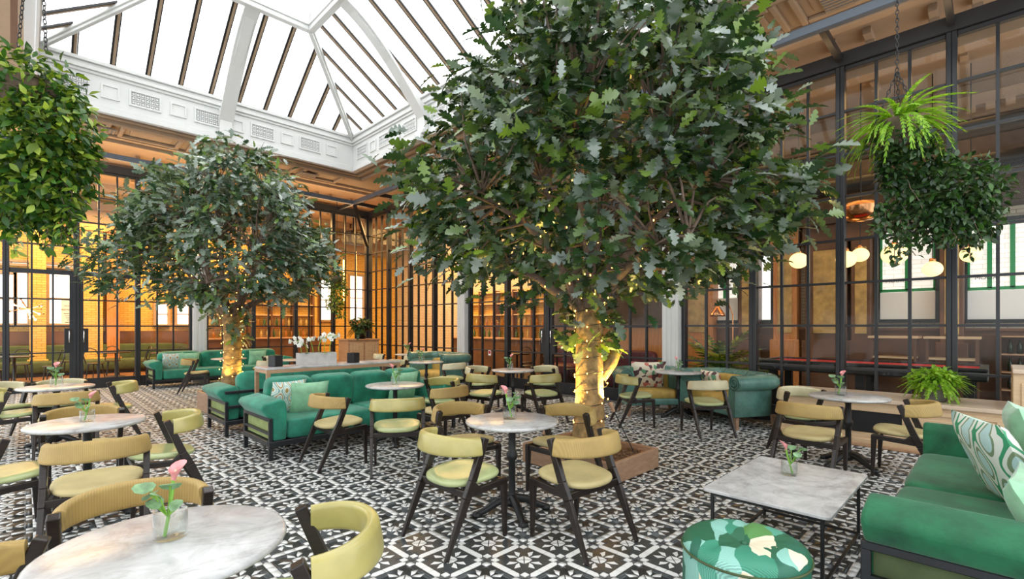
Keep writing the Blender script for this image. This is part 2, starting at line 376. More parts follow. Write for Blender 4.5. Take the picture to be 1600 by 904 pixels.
def leaf_print():
    m, t, b = nt('banana_leaf_print'); tc = t.nodes.new('ShaderNodeTexCoord'); n = t.nodes.new('ShaderNodeTexNoise'); n.inputs['Scale'].default_value = 5
    mx0 = t.nodes.new('ShaderNodeMixRGB'); mx0.inputs[0].default_value = .10; L(t, tc.outputs['Object'], mx0.inputs[1]); L(t, tc.outputs['Object'], n.inputs['Vector']); L(t, n.outputs['Color'], mx0.inputs[2])
    mp = t.nodes.new('ShaderNodeMapping'); mp.inputs['Rotation'].default_value = (.5, .3, .7); mp.inputs['Scale'].default_value = (.55, 1.5, 1.0); L(t, mx0.outputs[0], mp.inputs[0])
    v = t.nodes.new('ShaderNodeTexVoronoi'); v.inputs['Scale'].default_value = 9; L(t, mp.outputs[0], v.inputs['Vector'])
    r = ramp(t, [(0, (.02, .12, .06)), (.2, (.04, .24, .15)), (.38, (.10, .27, .08)), (.5, (.24, .50, .42)), (.66, (.02, .13, .08)), (.8, (.78, .70, .52)), (.9, (.10, .36, .26))], 'CONSTANT')
    sp = t.nodes.new('ShaderNodeSeparateXYZ'); L(t, v.outputs['Color'], sp.inputs[0]); L(t, sp.outputs[0], r.inputs[0])
    w = t.nodes.new('ShaderNodeTexWave'); w.inputs['Scale'].default_value = 55; w.inputs['Distortion'].default_value = 3; w.inputs['Detail Scale'].default_value = .6
    L(t, tc.outputs['Object'], w.inputs[0])
    mx = t.nodes.new('ShaderNodeMixRGB'); mx.blend_type = 'OVERLAY'; mx.inputs[0].default_value = .28
    L(t, r.outputs[0], mx.inputs[1]); L(t, w.outputs['Color'], mx.inputs[2]); L(t, mx.outputs[0], b.inputs['Base Color']); b.inputs['Roughness'].default_value = .55
    return m
K['leafprint'] = leaf_print()
def floral():
    m, t, b = nt('floral_print'); tc = t.nodes.new('ShaderNodeTexCoord'); v = t.nodes.new('ShaderNodeTexVoronoi'); v.inputs['Scale'].default_value = 16; L(t, tc.outputs['Object'], v.inputs['Vector'])
    sp = t.nodes.new('ShaderNodeSeparateXYZ'); L(t, v.outputs['Color'], sp.inputs[0])
    r = ramp(t, [(0, (.75, .66, .50)), (.45, (.10, .045, .05)), (.58, (.12, .30, .16)), (.72, (.55, .16, .12)), (.8, (.75, .68, .54))], 'CONSTANT'); L(t, sp.outputs[0], r.inputs[0])
    L(t, r.outputs[0], b.inputs['Base Color']); b.inputs['Roughness'].default_value = .7
    return m
K['floral'] = floral()
# ---------------------------------------------------------------- the setting
WX, WY = 8.5, 15.6            # glass walls of the court
X0, Y0 = -1.9, -2.6           # unseen sides
def struct(o, label=None):
    o['kind'] = 'structure'
    if label: o['label'] = label
    return o
floor = struct(MB().span((X0, Y0, -.15), (WX, WY, -.004)).build('floor', K['grout']), 'black and white geometric tiled floor of the glazed court')
struct(MB().span((X0, WY, -.15), (13.4, 22.4, -.004)).build('floor_dining', K['wood_floor']), 'brown timber floor of the dining room behind the glass')
struct(MB().span((WX, Y0, -.15), (13.4, WY, -.004)).build('floor_bar', K['dark_wall']), 'dark floor of the bar behind the right glass wall')
# tile pattern: one repeat of the floor, node at each corner, star in the middle
CELL = .34
def poly_piece(poly, z, m):
    n = len(poly); cx = sum(p[0] for p in poly)/n; cy = sum(p[1] for p in poly)/n
    g = .0016
    q = []
    for x, y in poly:
        d = math.hypot(x-cx, y-cy); k = max(.5, 1-g*1.4/(d*CELL)) if d else 1
        q.append((cx+(x-cx)*k, cy+(y-cy)*k))
    v = [(x*CELL, y*CELL, z) for x, y in q]+[(x*CELL, y*CELL, -.006) for x, y in q]
    f = [tuple(range(n))]+[(i, n+i, n+(i+1) % n, (i+1) % n) for i in range(n)]
    return v, f, m
def rot4(poly): 
    out = []
    for k in range(4):
        c, s = (1, 0, -1, 0)[k], (0, 1, 0, -1)[k]
        out.append([(x*c-y*s, x*s+y*c) for x, y in poly])
    return out
PIECES = []
def P_(poly, z, m): 
    if sum(poly[i][0]*poly[(i+1) % len(poly)][1]-poly[(i+1) % len(poly)][0]*poly[i][1] for i in range(len(poly))) < 0: poly = poly[::-1]
    PIECES.append(poly_piece(poly, z, m))
sw = .068                        # half strip
for a, b in ((-.30, -.10), (-.10, .10), (.10, .30)):       # white strips on two sides of the cell
    ta, tb = (a-.065 if a < -.2 else a), (b+.065 if b > .2 else b)
    q = [(a, -sw), (b, -sw)]+([(tb, 0)] if tb > b else [])+[(b, sw), (a, sw)]+([(ta, 0)] if ta < a else [])
    P_([(x, y-.5) for x, y in q], 0, 0); P_([(y-.5, x) for x, y in q], 0, 0)
for q in rot4([(-.5+.05, -.5+.05), (-.5+.175, -.5+.05), (-.5+.175, -.5+.175), (-.5+.05, -.5+.175)]): P_(q, 0, 0)   # squares round a node
P_([(-.5-.045, -.5-.045), (-.5+.045, -.5-.045), (-.5+.045, -.5+.045), (-.5-.045, -.5+.045)], -.0004, 1)   # node centre
for q in rot4([(-.5+sw+.135, -.5+sw), (.5-sw-.135, -.5+sw), (.30, -.355), (-.30, -.355)]): P_(q, -.0005, 1)     # dark border
for q in rot4([(-.30, -.355), (.30, -.355), (.245, -.30), (-.245, -.30)]): P_(q, -.0006, 1)
P_([(-.305, -.305), (.305, -.305), (.305, .305), (-.305, .305)], -.0010, 1)                                     # dark field
for q in rot4([(0, .010), (.105, .112), (0, .135), (-.105, .112)]): P_(q, 0, 0)                                   # centre: four kites
for q in rot4([(.150, .014), (.245, .020), (.375, .105), (.245, .150)]): P_(q, 0, 0)                              # leaves
for q in rot4([(.150, -.014), (.245, -.020), (.375, -.105), (.245, -.150)]): P_(q, 0, 0)
cells = []
for i in range(-6, 25):
    for j in range(-8, 46):
        x, y = (i+.5)*CELL+.06, (j+.5)*CELL-.05
        if x-.5*CELL < X0 or x+.42*CELL > WX-.03 or y+.42*CELL > WY-.03 or y < Y0+.3: continue
        X, Y = (x-y)/SQ, (x+y)/SQ
        near = 0
        if Y > .5:
            u, w = 800+F_PX*X/Y, HOR+F_PX*EYE/Y
            if 470 < u < 1065 and 700 < w < 904 and not (610 < u < 640 and w > 900): near = w
        cells.append((near, x, y))
cells.sort(reverse=True)
sel, rest = cells[:9], cells[9:]
meshes = []
for v, f, m in PIECES:
    me = bpy.data.meshes.new('tile'); me.from_pydata(v, [], f); me.materials.append(K['tile_white'] if m == 0 else K['tile_dark']); me.update(); meshes.append(me)
for _, x, y in sel:
    for me in meshes:
        o = bpy.data.objects.new('tile', me); COL.objects.link(o); o.parent = floor; o.location = (x, y, 0)
bv, bf, fm = [], [], []
for v, f, m in PIECES:
    o = len(bv); bv += v; bf += [tuple(i+o for i in q) for q in f]; fm += [m]*len(f)
T = np.tile(np.eye(4), (len(rest), 1, 1)); T[:, 0, 3] = [c[1] for c in rest]; T[:, 1, 3] = [c[2] for c in rest]
tag(many('tile_field', bv, bf, [K['tile_white'], K['tile_dark']], T, floor, fm), kind='stuff')
# ---- glazed walls
LEV = [.27, .89, 1.515, 2.14, 2.77, 3.395, 4.02, 4.65, 5.27]
NW = [0]; ND = [0]
def bay(axis, fixed, a0, a1, cols, label, door=None, dirn=1):
    """one bay of the steel screen between two posts; axis 'y': wall runs along y at x=fixed"""
    def pt(a, d, z): return (fixed+d, a, z) if axis == 'y' else (a, fixed+d, z)
    def sp(mb, a, b, da, db, za, zb): mb.span(pt(a, da, za), pt(b, db, zb))
    fr = MB()
    sp(fr, a0, a0+.055, -.07, .07, 0, 5.30); sp(fr, a1-.055, a1, -.07, .07, 0, 5.30)
    sp(fr, a0+.055, a1-.055, -.03, .03, 0, .25); sp(fr, a0+.055, a1-.055, -.045, .045, 5.24, 5.30)
    if door: NW[0] += 0; ND[0] += 1; nm = 'door_%d' % ND[0]
    else: NW[0] += 1; nm = 'window_%d' % NW[0]
    root = struct(fr.build(nm, K['steel'], bevel=.006, seg=1), label)
    xs = [a0+.055+(a1-a0-.11)*i/cols for i in range(cols+1)]
    for i in range(1, cols):
        w = .018
        m = MB(); 
        sp(m, xs[i]-w, xs[i]+w, -.03, .03, .25, 5.25); m.build('mullion', K['steel'], root)
    for z in LEV[1:-1]:
        h = .05 if (door and abs(z-2.77) < .01) else .016
        m = MB(); sp(m, a0+.055, a1-.055, -.034, .034, z-h, z+h); m.build('transom', K['steel'], root)
    if door:
        # stile with pull handle and lock plate at the meeting side
        e = a1-.055 if door == 'hi' else a0+.055; s = -1 if door == 'hi' else 1
        m = MB(); sp(m, min(e, e+s*.07), max(e, e+s*.07), -.04, .04, .25, 2.72); m.build('door_stile', K['steel'], root)
        m = MB(); sp(m, min(e, e+s*.16), max(e, e+s*.16), -.045, .045, .90, 1.46); m.build('lock_plate', K['black'], root)
        c = e+s*.075; m = MB(); m.tube([pt(c, -.045, 1.12), pt(c, -.10, 1.13), pt(c, -.10, 1.40), pt(c, -.045, 1.41)], .013, 8)
        m.build('handle', K['chrome'], root)
    pm = {}
    for i in range(cols):
        for k in range(len(LEV)-1):
            ca = (xs[i]+xs[i+1])/2; z0 = LEV[k]+(0 if k else -.02); z1 = LEV[k+1]; w = xs[i+1]-xs[i]
            key = (round(w, 3), round(z1-z0, 3))
            if key not in pm:
                d = (.006, w, z1-z0) if axis == 'y' else (w, .006, z1-z0)
                pm[key] = MB().box((0, 0, 0), d).mesh('pane', K['pane'])
            o = bpy.data.objects.new('pane', pm[key]); COL.objects.link(o); o.parent = root; o.location = pt(ca, 0, (z0+z1)/2)
    return root
def run(axis, fixed, a0, a1, n, cols, lab):
    for i in range(n): bay(axis, fixed, a0+(a1-a0)*i/n, a0+(a1-a0)*(i+1)/n, cols, lab)
bw = 'black steel and glass screen to the dining room'
run('x', WY, -1.48, -.31, 1, 3, bw)
bay('x', WY, -.31, .86, 3, 'left leaf of the black steel glazed double door', 'hi')
bay('x', WY, .86, 2.03, 3, 'right leaf of the black steel glazed double door', 'lo')
bay('x', WY, 2.03, 3.20, 3, bw)
run('x', WY, 3.54, WX-.07, 4, 3, bw)
rw = 'black steel and glass screen to the bar'
run('y', WX, 10.43, WY-.07, 4, 3, rw)
bay('y', WX, 8.65, 10.1, 3, rw)
bay('y', WX, 7.30, 8.65, 3, 'far leaf of the bar double door beside the big tree', 'lo')
bay('y', WX, 5.95, 7.30, 3, 'near leaf of the bar double door beside the big tree', 'hi')
bay('y', WX, 4.40, 5.95, 4, rw)
run('y', WX, -2.0, 4.07, 5, 3, rw)
struct(MB().span((WX-.09, WY-.09, 0), (WX+.09, WY+.09, 5.45)).build('trim_corner_post', K['steel']), 'black steel corner post')
def pillar(n, c, w, d):
    m = MB().span((c[0]-w/2, c[1]-d/2, 0), (c[0]+w/2, c[1]+d/2, 6.0)); m.span((c[0]-w/2-.03, c[1]-d/2-.03, 0), (c[0]+w/2+.03, c[1]+d/2+.03, .5))
    o = struct(m.build('trim_pillar_%d' % n, K['white_paint'], bevel=.012), 'white painted pillar between steel screens')
    f = MB()
    for s in (-.28, 0, .28):
        if w > d: f.span((c[0]+s*w-.02, c[1]-d/2-.012, .6), (c[0]+s*w+.02, c[1]-d/2, 5.6))
        else: f.span((c[0]-w/2-.012, c[1]+s*d-.02, .6), (c[0]-w/2, c[1]+s*d+.02, 5.6))
    f.build('fluting', K['white_paint'], o)
pillar(1, (3.37, WY-.05), .32, .3); pillar(2, (WX-.05, 10.265), .3, .31); pillar(3, (WX-.05, 4.235), .3, .31)
# head beam and the flat steel canopy frame that projects into the court
OUT = 1.15
def beam(n, a, b, lab, m='steel', **kw): return struct(MB().span(a, b).build('trim_beam_%d' % n, K[m], bevel=.008, seg=1), lab)
beam(1, (WX-.09, Y0, 5.30), (WX+.09, WY+.09, 5.50), 'black steel head beam over the right glass wall')
beam(2, (X0, WY-.09, 5.30), (WX-.09, WY+.09, 5.50), 'black steel head beam over the far glass wall')
cr = beam(3, (WX-OUT-.05, Y0, 5.36), (WX-OUT+.05, WY-OUT+.05, 5.48), 'grey steel edge beam of the canopy frame on the right', 'steel_blue')
cb = beam(4, (X0, WY-OUT-.05, 5.36), (WX-OUT-.05, WY-OUT+.05, 5.48), 'grey steel edge beam of the canopy frame at the far side', 'steel_blue')
for y in (-1.98, -.79, .43, 1.64, 2.86, 4.07, 5.95, 8.65, 10.4, 11.7, 13.0):
    MB().span((WX-OUT+.05, y-.035, 5.36), (WX-.09, y+.035, 5.47)).build('strut', K['steel'], cr)
for x in (-1.48, -.31, .86, 2.03, 3.54, 4.77, 6.0):
    MB().span((x-.035, WY-OUT+.05, 5.36), (x+.035, WY-.09, 5.47)).build('strut', K['steel'], cb)
MB().span((WX-OUT+.05, WY-OUT-.03, 5.36), (WX-.09, WY-OUT+.03, 5.47)).build('strut', K['steel'], cr)
MB().span((WX-OUT-.03, WY-OUT+.05, 5.36), (WX-OUT+.03, WY-.09, 5.47)).build('strut', K['steel'], cb)
MB().bar((WX-.12, WY-.12, 4.3), (WX-OUT+.05, WY-OUT+.05, 5.40), .09, .09).build('brace', K['steel'], cr)
# ---- ceiling: flat soffit round the roof light opening, running on over the rooms behind the glass
SX0, SX1, SY0, SY1, SZ = .1, 6.65, -4.0, 13.1, 6.0
cl = MB()
cl.span((X0, Y0-1.4, SZ), (SX0-.12, 22.6, SZ+.12)); cl.span((SX1+.12, Y0-1.4, SZ), (13.6, 22.6, SZ+.12)); cl.span((SX0-.12, SY1+.12, SZ), (SX1+.12, 22.6, SZ+.12))
ceil = struct(cl.build('ceiling', K['cream_paint']), 'cream moulded plaster ceiling around the roof light')
def mould(a, b, m='cream_paint'): MB().span(a, b).build('moulding', K[m], ceil, bevel=.012, seg=2)
for o, z, w in ((.30, .05, .10), (.52, .09, .10), (1.55, .07, .14), (1.78, .13, .16)):
    mould((SX1+o, Y0, SZ-z), (SX1+o+w, SY1+o+w, SZ)); mould((SX0, SY1+o, SZ-z), (SX1+o, SY1+o+w, SZ))
def coffer(x0, x1, y0, y1):
    t = .09; z = .07
    m = MB(); m.span((x0, y0, SZ-z), (x1, y0+t, SZ)); m.span((x0, y1-t, SZ-z), (x1, y1, SZ)); m.span((x0, y0+t, SZ-z), (x0+t, y1-t, SZ)); m.span((x1-t, y0+t, SZ-z), (x1, y1-t, SZ))
    o = m.build('coffer', K['cream_paint'], ceil, bevel=.02, seg=2)
    s = MB().span((x0+.2, y0+.2, SZ-.03), (x1-.2, y1-.2, SZ)); s.build('coffer_panel', K['cream_paint'], o, bevel=.015)
y = -2.3
while y < SY1-.4:
    coffer(SX1+.68, SX1+1.48, y, y+1.35); y += 1.5
x = SX0+.05
while x < SX1-.2:
    coffer(x, x+1.2, SY1+.68, SY1+1.48); x += 1.36
def vent(c, w, d):
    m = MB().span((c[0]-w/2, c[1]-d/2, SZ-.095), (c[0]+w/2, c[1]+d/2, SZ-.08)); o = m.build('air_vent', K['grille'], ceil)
    for i in range(7):
        xx = c[0]-w/2+w*(i+.5)/7; MB().span((xx-.012, c[1]-d/2, SZ-.105), (xx+.012, c[1]+d/2, SZ-.095)).build('slat', K['cream_paint'], o)
for yy in (1.5, 4.9, 8.2, 11.6): vent((SX1+.38+.7, yy+.05), .5, .32)
for xx in (1.2, 3.6, 5.8): vent((xx, SY1+1.08), .5, .32)
bm_ = MB(); 
bm_.box((0, 0, -.05), (.42, .10, .10)); bm_.box((.12, 0, -.12), (.18, .12, .06))
bme = bm_.mesh('bracket', K['cream_paint'])
def bracket(x, y, rz):
    o = bpy.data.objects.new('bracket', bme); COL.objects.link(o); o.parent = ceil; o.location = (x, y, SZ); o.rotation_euler = (0, 0, rz)
y = -2.2
while y < 15:
    bracket(9.15, y, 0); bracket(9.15, y+.45, 0); bracket(11.0, y+.2, 0); y += 1.2
x = -1.5
while x < 8.2:
    bracket(x, 16.3, PI/2); bracket(x+.45, 16.3, PI/2); bracket(x+.2, 18.4, PI/2); x += 1.2
for xx in (10.1, 12.4): mould((xx, Y0, SZ-.22), (xx+.3, 22, SZ)); 
for yy in (17.3, 20.0): mould((X0, yy, SZ-.22), (10.0, yy+.3, SZ))
# ---- roof light
rim = MB()
def ring(mb, x0, x1, y1, z0, z1, w):
    mb.span((x0-w, SY0, z0), (x0, y1+w, z1)); mb.span((x1, SY0, z0), (x1+w, y1+w, z1)); mb.span((x0, y1, z0), (x1, y1+w, z1))
ring(rim, SX0, SX1, SY1, SZ-.06, 7.0, .12)
rimo = struct(rim.build('trim_rooflight_frieze', K['white_paint']), 'white frieze with pierced grilles under the roof light')
for w, z0, z1 in ((.05, SZ-.08, SZ+.02), (.03, SZ+.02, SZ+.09), (.035, 6.66, 6.72), (.075, 6.72, 6.80), (.05, 6.80, 6.86), (.10, 6.86, 6.93)):
    m = MB(); m.span((SX0, SY0, z0), (SX0+w, SY1, z1)); m.span((SX1-w, SY0, z0), (SX1, SY1, z1)); m.span((SX0+w, SY1-w, z0), (SX1-w, SY1, z1))
    m.build('cornice', K['white_paint'], rimo, bevel=.008, seg=1)
def grille(cx, cy, axis, w, h, z, pierced):
    def pt(a, d, zz): return (cx+a, cy-d, zz) if axis == 'x' else (cx-d, cy+a, zz)
    def pt2(a0, a1, d0, d1, z0, z1, mb): mb.span(pt(a0, d0, z0), pt(a1, d1, z1))
    m = MB(); t = .035
    for q in ((-w/2-t, -w/2, z, z+h), (w/2, w/2+t, z, z+h), (-w/2-t, w/2+t, z-t, z), (-w/2-t, w/2+t, z+h, z+h+t)): pt2(q[0], q[1], 0, .03, q[2], q[3], m)
    o = m.build('vent_grille' if pierced else 'sunk_panel', K['white_paint'], rimo)
    b = MB(); pt2(-w/2, w/2, .001, .006, z, z+h, b); b.build('backing', K['grille'] if pierced else K['white_paint'], o)  # pierced ones get a dark sheet for the shaded opening
    if pierced:
        n = 6; lat = MB()
        for i in range(n+1):
            a = -w/2+w*i/n; pt2(a-.010, a+.010, .006, .018, z, z+h, lat)
        for i in range(4):
            zz = z+h*i/3; pt2(-w/2, w/2, .006, .018, max(z, zz-.010), min(z+h, zz+.010), lat)
        for i in range(n):
            for k in range(3):
                a, zz = -w/2+w*(i+.5)/n, z+h*(k+.5)/3; s = .021
                pt2(a-s, a+s, .006, .016, zz-s, zz+s, lat)
        lat.build('lattice', K['white_paint'], o)
PER = 1.19
k = 0
while True:
    cx = SX0+.25+.30+k*PER
    if cx > SX1-.3: break
    grille(cx, SY1, 'x', .50, .27, 6.25, True)
    if cx+.6 < SX1-.2: grille(cx+.60, SY1, 'x', .24, .22, 6.27, False)
    k += 1
k = 0
while True:
    cy = SY1-.55-k*PER
    if cy < -2: break
    grille(SX1, cy, 'y', .50, .27, 6.25, True); grille(SX1, cy-.60, 'y', .24, .22, 6.27, False); k += 1
# sloping glazing up to a flat lantern frame
RZ0, RZ1, RUN = 6.95, 8.32, 2.07
LX0, LX1, LY1 = SX0+RUN, SX1-RUN, SY1-RUN
sky = struct(MB().span((SX0-.12, SY0, 6.93), (SX0+.02, SY1+.12, 6.98)).span((SX1-.02, SY0, 6.93), (SX1+.12, SY1+.12, 6.98)).span((SX0+.02, SY1-.02, 6.93), (SX1-.02, SY1+.12, 6.98)).build('window_rooflight', K['white_paint']), 'pitched glass roof light with white ribs and dark glazing bars')
def slope(p, q, r, s): return [Vector(p), Vector(q), Vector(r), Vector(s)]
def pane_poly(pts, up):
    n = len(pts); nn = Vector(up).normalized()*.012
    vs = [Vector(p) for p in pts]+[Vector(p)+nn for p in pts]
    fs = [tuple(range(n)), tuple(range(n, 2*n))[::-1]]+[(i, n+i, n+(i+1) % n, (i+1) % n) for i in range(n)]
    MB().add(vs, fs).build('glass_pane', K['skypane'], sky)
def gbar(a, b, up=(0, 0, 1)):
    a, b = Vector(a), Vector(b)
    m = MB().bar(a, b, .045, .07, up); o = m.build('glazing_bar', K['cream_paint'], sky)
    d = (b-a).normalized(); sd = d.cross(Vector(up)).normalized()
    MB().bar(a+sd*.040, b+sd*.040, .036, .05, up).bar(a-sd*.036, b-sd*.036, .018, .05, up).build('bar_shade_strip', K['black'], o)  # black strips along both sides stand in for the bar's shadow
STEP = .595
dz = (RZ1-RZ0)/RUN
# right and left slopes
for side in (1, -1):
    ex = SX1 if side > 0 else SX0; nrm = Vector((-side*0+side*dz, 0, 1))
    yy = SY1; 
    while yy > SY0+.1:
        y2 = yy-STEP
        def topx(yv):                        # how far up the slope before the hip
            d = min(RUN, SY1-yv); return ex-side*d, RZ0+d*dz
        (xa, za), (xb, zb) = topx(yy), topx(y2)
        pts = [(ex, yy, RZ0), (ex, y2, RZ0), (xb, y2, zb), (xa, yy, za)]
        if SY1-yy < 1e-6: pts = pts[:3]
        pane_poly(pts, nrm)
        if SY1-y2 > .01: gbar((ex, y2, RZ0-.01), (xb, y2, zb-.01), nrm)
        yy = y2
# far slope
n = 11; st = (SX1-SX0)/n; nrm = Vector((0, dz, 1))
for i in range(n):
    xa, xb = SX0+i*st, SX0+(i+1)*st
    def topy(xv): d = min(RUN, xv-SX0, SX1-xv); return SY1-d, RZ0+d*dz
    (ya, za), (yb, zb) = topy(xa), topy(xb)
    pts = [(xa, SY1, RZ0), (xb, SY1, RZ0), (xb, yb, zb), (xa, ya, za)]
    for lx in (LX0, LX1):
        if xa < lx < xb: pts.insert(3, (lx, LY1, RZ1))
    if i == 0: pts = pts[:-1] if len(pts) == 4 else pts
    if i == n-1: pts = [pts[0], pts[1], pts[-1]]
    pane_poly(pts, nrm)
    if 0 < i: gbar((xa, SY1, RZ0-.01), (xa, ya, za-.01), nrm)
for lx, ex in ((LX0, SX0), (LX1, SX1)):
    MB().bar((ex, SY1, RZ0-.06), (lx, LY1, RZ1-.06), .16, .14).bar((ex, SY1, RZ0-.14), (lx, LY1, RZ1-.15), .08, .08).build('hip_rafter', K['white_paint'], sky, bevel=.015)
# lantern frame: upstand, frame, flat glass above
lf = MB()
for z0, z1, w in ((RZ1-.16, RZ1+.02, .14), (RZ1+.02, RZ1+.30, .07), (RZ1-.06, RZ1, .20)):
    lf.span((LX0-w/2, SY0, z0), (LX0+w/2, LY1+w/2, z1)); lf.span((LX1-w/2, SY0, z0), (LX1+w/2, LY1+w/2, z1)); lf.span((LX0+w/2, LY1-w/2, z0), (LX1-w/2, LY1+w/2, z1))
lf.build('lantern_frame', K['white_paint'], sky, bevel=.012)
yy = LY1
while yy > SY0:
    for xa, xb in ((LX0, (LX0+LX1)/2), ((LX0+LX1)/2, LX1)):
        pane_poly([(xa, yy, RZ1+.32), (xb, yy, RZ1+.32), (xb, yy-1.19, RZ1+.32), (xa, yy-1.19, RZ1+.32)][::-1], (0, 0, 1))
    MB().span((LX0, yy-1.19-.03, RZ1+.22), (LX1, yy-1.19+.03, RZ1+.30)).build('lantern_bar', K['white_paint'], sky)
    yy -= 1.19
# arched ribs
def rib(foot, head, side):
    """foot on the frieze, head at the lantern, plan direction side"""
    f, h = Vector(foot), Vector(head); N = 14; pts = []
    for i in range(N+1):
        t = i/N; a = t*PI/2
        p = f.lerp(h, t); 
        drop = .34*math.sin(PI*t)**.8+.10
        w = 1-math.cos(a)
        hz = f.z+(h.z-f.z)*(.35*t+.65*math.sin(a)) - .24*(1-t)-.05
        pts.append((Vector((p.x, p.y, hz)), p-Vector((0, 0, .02))))
    m = MB(); vs = []
    d = Vector(side)*.10
    for lo, up in pts: vs += [lo-d, lo+d, up+d, up-d]
    fs = [(i*4+j, i*4+(j+1) % 4, (i+1)*4+(j+1) % 4, (i+1)*4+j) for i in range(N) for j in range(4)]
    fs += [(3, 2, 1, 0), (4*N, 4*N+1, 4*N+2, 4*N+3)]
    m.add(vs, fs); m.build('arched_rib', K['white_paint'], sky, bevel=.01, seg=1)
    g = MB()
    for i in range(N): g.bar(pts[i][0]-Vector((0, 0, .02)), pts[i+1][0]-Vector((0, 0, .02)), .30, .05)
    g.build('rib_flange', K['white_paint'], sky)
rib((3.375, SY1-.03, 6.62), (3.375, LY1, RZ1-.05), (1, 0, 0))
for yy in (9.53, 5.96, 2.39, -1.18):
    rib((SX1-.03, yy, 6.62), (LX1, yy, RZ1-.05), (0, 1, 0)); rib((SX0+.03, yy, 6.62), (LX0, yy, RZ1-.05), (0, 1, 0))
    MB().box((SX1-.06, yy, 6.35), (.12, .26, .62)).build('rib_pilaster', K['white_paint'], sky, bevel=.01); MB().box((SX1-.09, yy, 6.02), (.2, .34, .1)).box((SX1-.14, yy, 5.90), (.16, .2, .16)).build('rib_corbel', K['white_paint'], sky, bevel=.02)
MB().box((3.375, SY1-.06, 6.35), (.26, .12, .62)).build('rib_pilaster', K['white_paint'], sky, bevel=.01)
# ---- outer rooms
wb = struct(MB().span((X0, 21.2, 0), (13.4, 21.4, SZ)).build('wall_back', K['brick_gold']), 'yellow glazed brick wall of the dining room')
wr = struct(MB().span((13.0, Y0, 0), (13.2, 21.2, SZ)).build('wall_right', K['brick_pale']), 'pale glazed brick wall behind the bar')
# ---------------------------------------------------------------- what stands behind the glass
def onx(X, x, y):      # where a sight line meets a plane across the bar
    t = (x-800)/F_PX; Y = X*SQ/(1+t); return Vector((X, X*(1-t)/(1+t), EYE+(HOR-y)*Y/F_PX))
def ony(V, x, y):
    t = (x-800)/F_PX; Y = V*SQ/(1-t); return Vector((V*(1+t)/(1-t), V, EYE+(HOR-y)*Y/F_PX))
NW[0] += 1
def day_window(axis, fixed, a0, a1, z0, z1, label, frame='steel', cols=2, rows=2, green=False, blind=0, off=0):
    """window in an outer wall: frame, panes with daylight behind, optional blind"""
    NW[0] += 1
    def sp(mb, p, q, d0, d1, za, zb):
        if axis == 'y': mb.span((fixed-d0, p, za), (fixed-d1, q, zb))
        else: mb.span((p, fixed-d0, za), (q, fixed-d1, zb))
    f = MB(); w = .07
    sp(f, a0-w, a0, 0, .1, z0-w, z1+w); sp(f, a1, a1+w, 0, .1, z0-w, z1+w); sp(f, a0, a1, 0, .14, z0-w, z0); sp(f, a0, a1, 0, .1, z1, z1+w)
    root = struct(f.build('window_%d' % NW[0], K[frame]), label)
    for i in range(cols):
        for k in range(rows):
            p, q = a0+(a1-a0)*i/cols, a0+(a1-a0)*(i+1)/cols; za, zb = z0+(z1-z0)*k/rows, z0+(z1-z0)*(k+1)/rows
            m = MB(); sp(m, p+.02, q-.02, .005, .015, za+.02, zb-.02); m.build('pane', K['window_street' if green else 'window_day'], root)
    if green:
        g = MB(); 
        for i in range(cols+1): p = a0+(a1-a0)*i/cols; sp(g, p-.035, p+.035, .018, .05, z0+(z1-z0)*.32, z1)
        sp(g, a0, a1, .018, .05, z0+(z1-z0)*.32-.03, z0+(z1-z0)*.32+.03); g.build('green_bar', K['green_frame'], root)
    else:
        g = MB()
        for i in range(1, cols): p = a0+(a1-a0)*i/cols; sp(g, p-.02, p+.02, .018, .045, z0, z1)
        for k in range(1, rows): zz = z0+(z1-z0)*k/rows; sp(g, a0, a1, .018, .04, zz-.018, zz+.018)
        g.build('glazing_bar', K[frame], root)
    if blind:
        m = MB(); sp(m, a0, a1, .055, .062, z0, z0+(z1-z0)*blind); m.build('blind', K['paper'], root)
    return root
XB = 13.0
def dwin(pa, pb, ya, yb, lab, **kw):
    A, B = onx(XB, pa, ya), onx(XB, pb, yb); day_window('y', XB, min(A.y, B.y), max(A.y, B.y), min(A.z, B.z), max(A.z, B.z), lab, **kw)
wa = dwin(1376, 1462, 362, 498, 'tall bar window with green bars behind the globe lamps', green=True, cols=2, rows=1, blind=.30)
dwin(1512, 1620, 352, 498, 'wide bar window with green bars at the right picture edge', green=True, cols=3, rows=1, blind=.30)
dwin(1112, 1155, 405, 500, 'bar window behind the copper floor lamp', green=True, cols=2, rows=1, blind=.35)
dwin(1186, 1206, 400, 500, 'narrow bar window behind the brown pilasters', cols=1, rows=1)
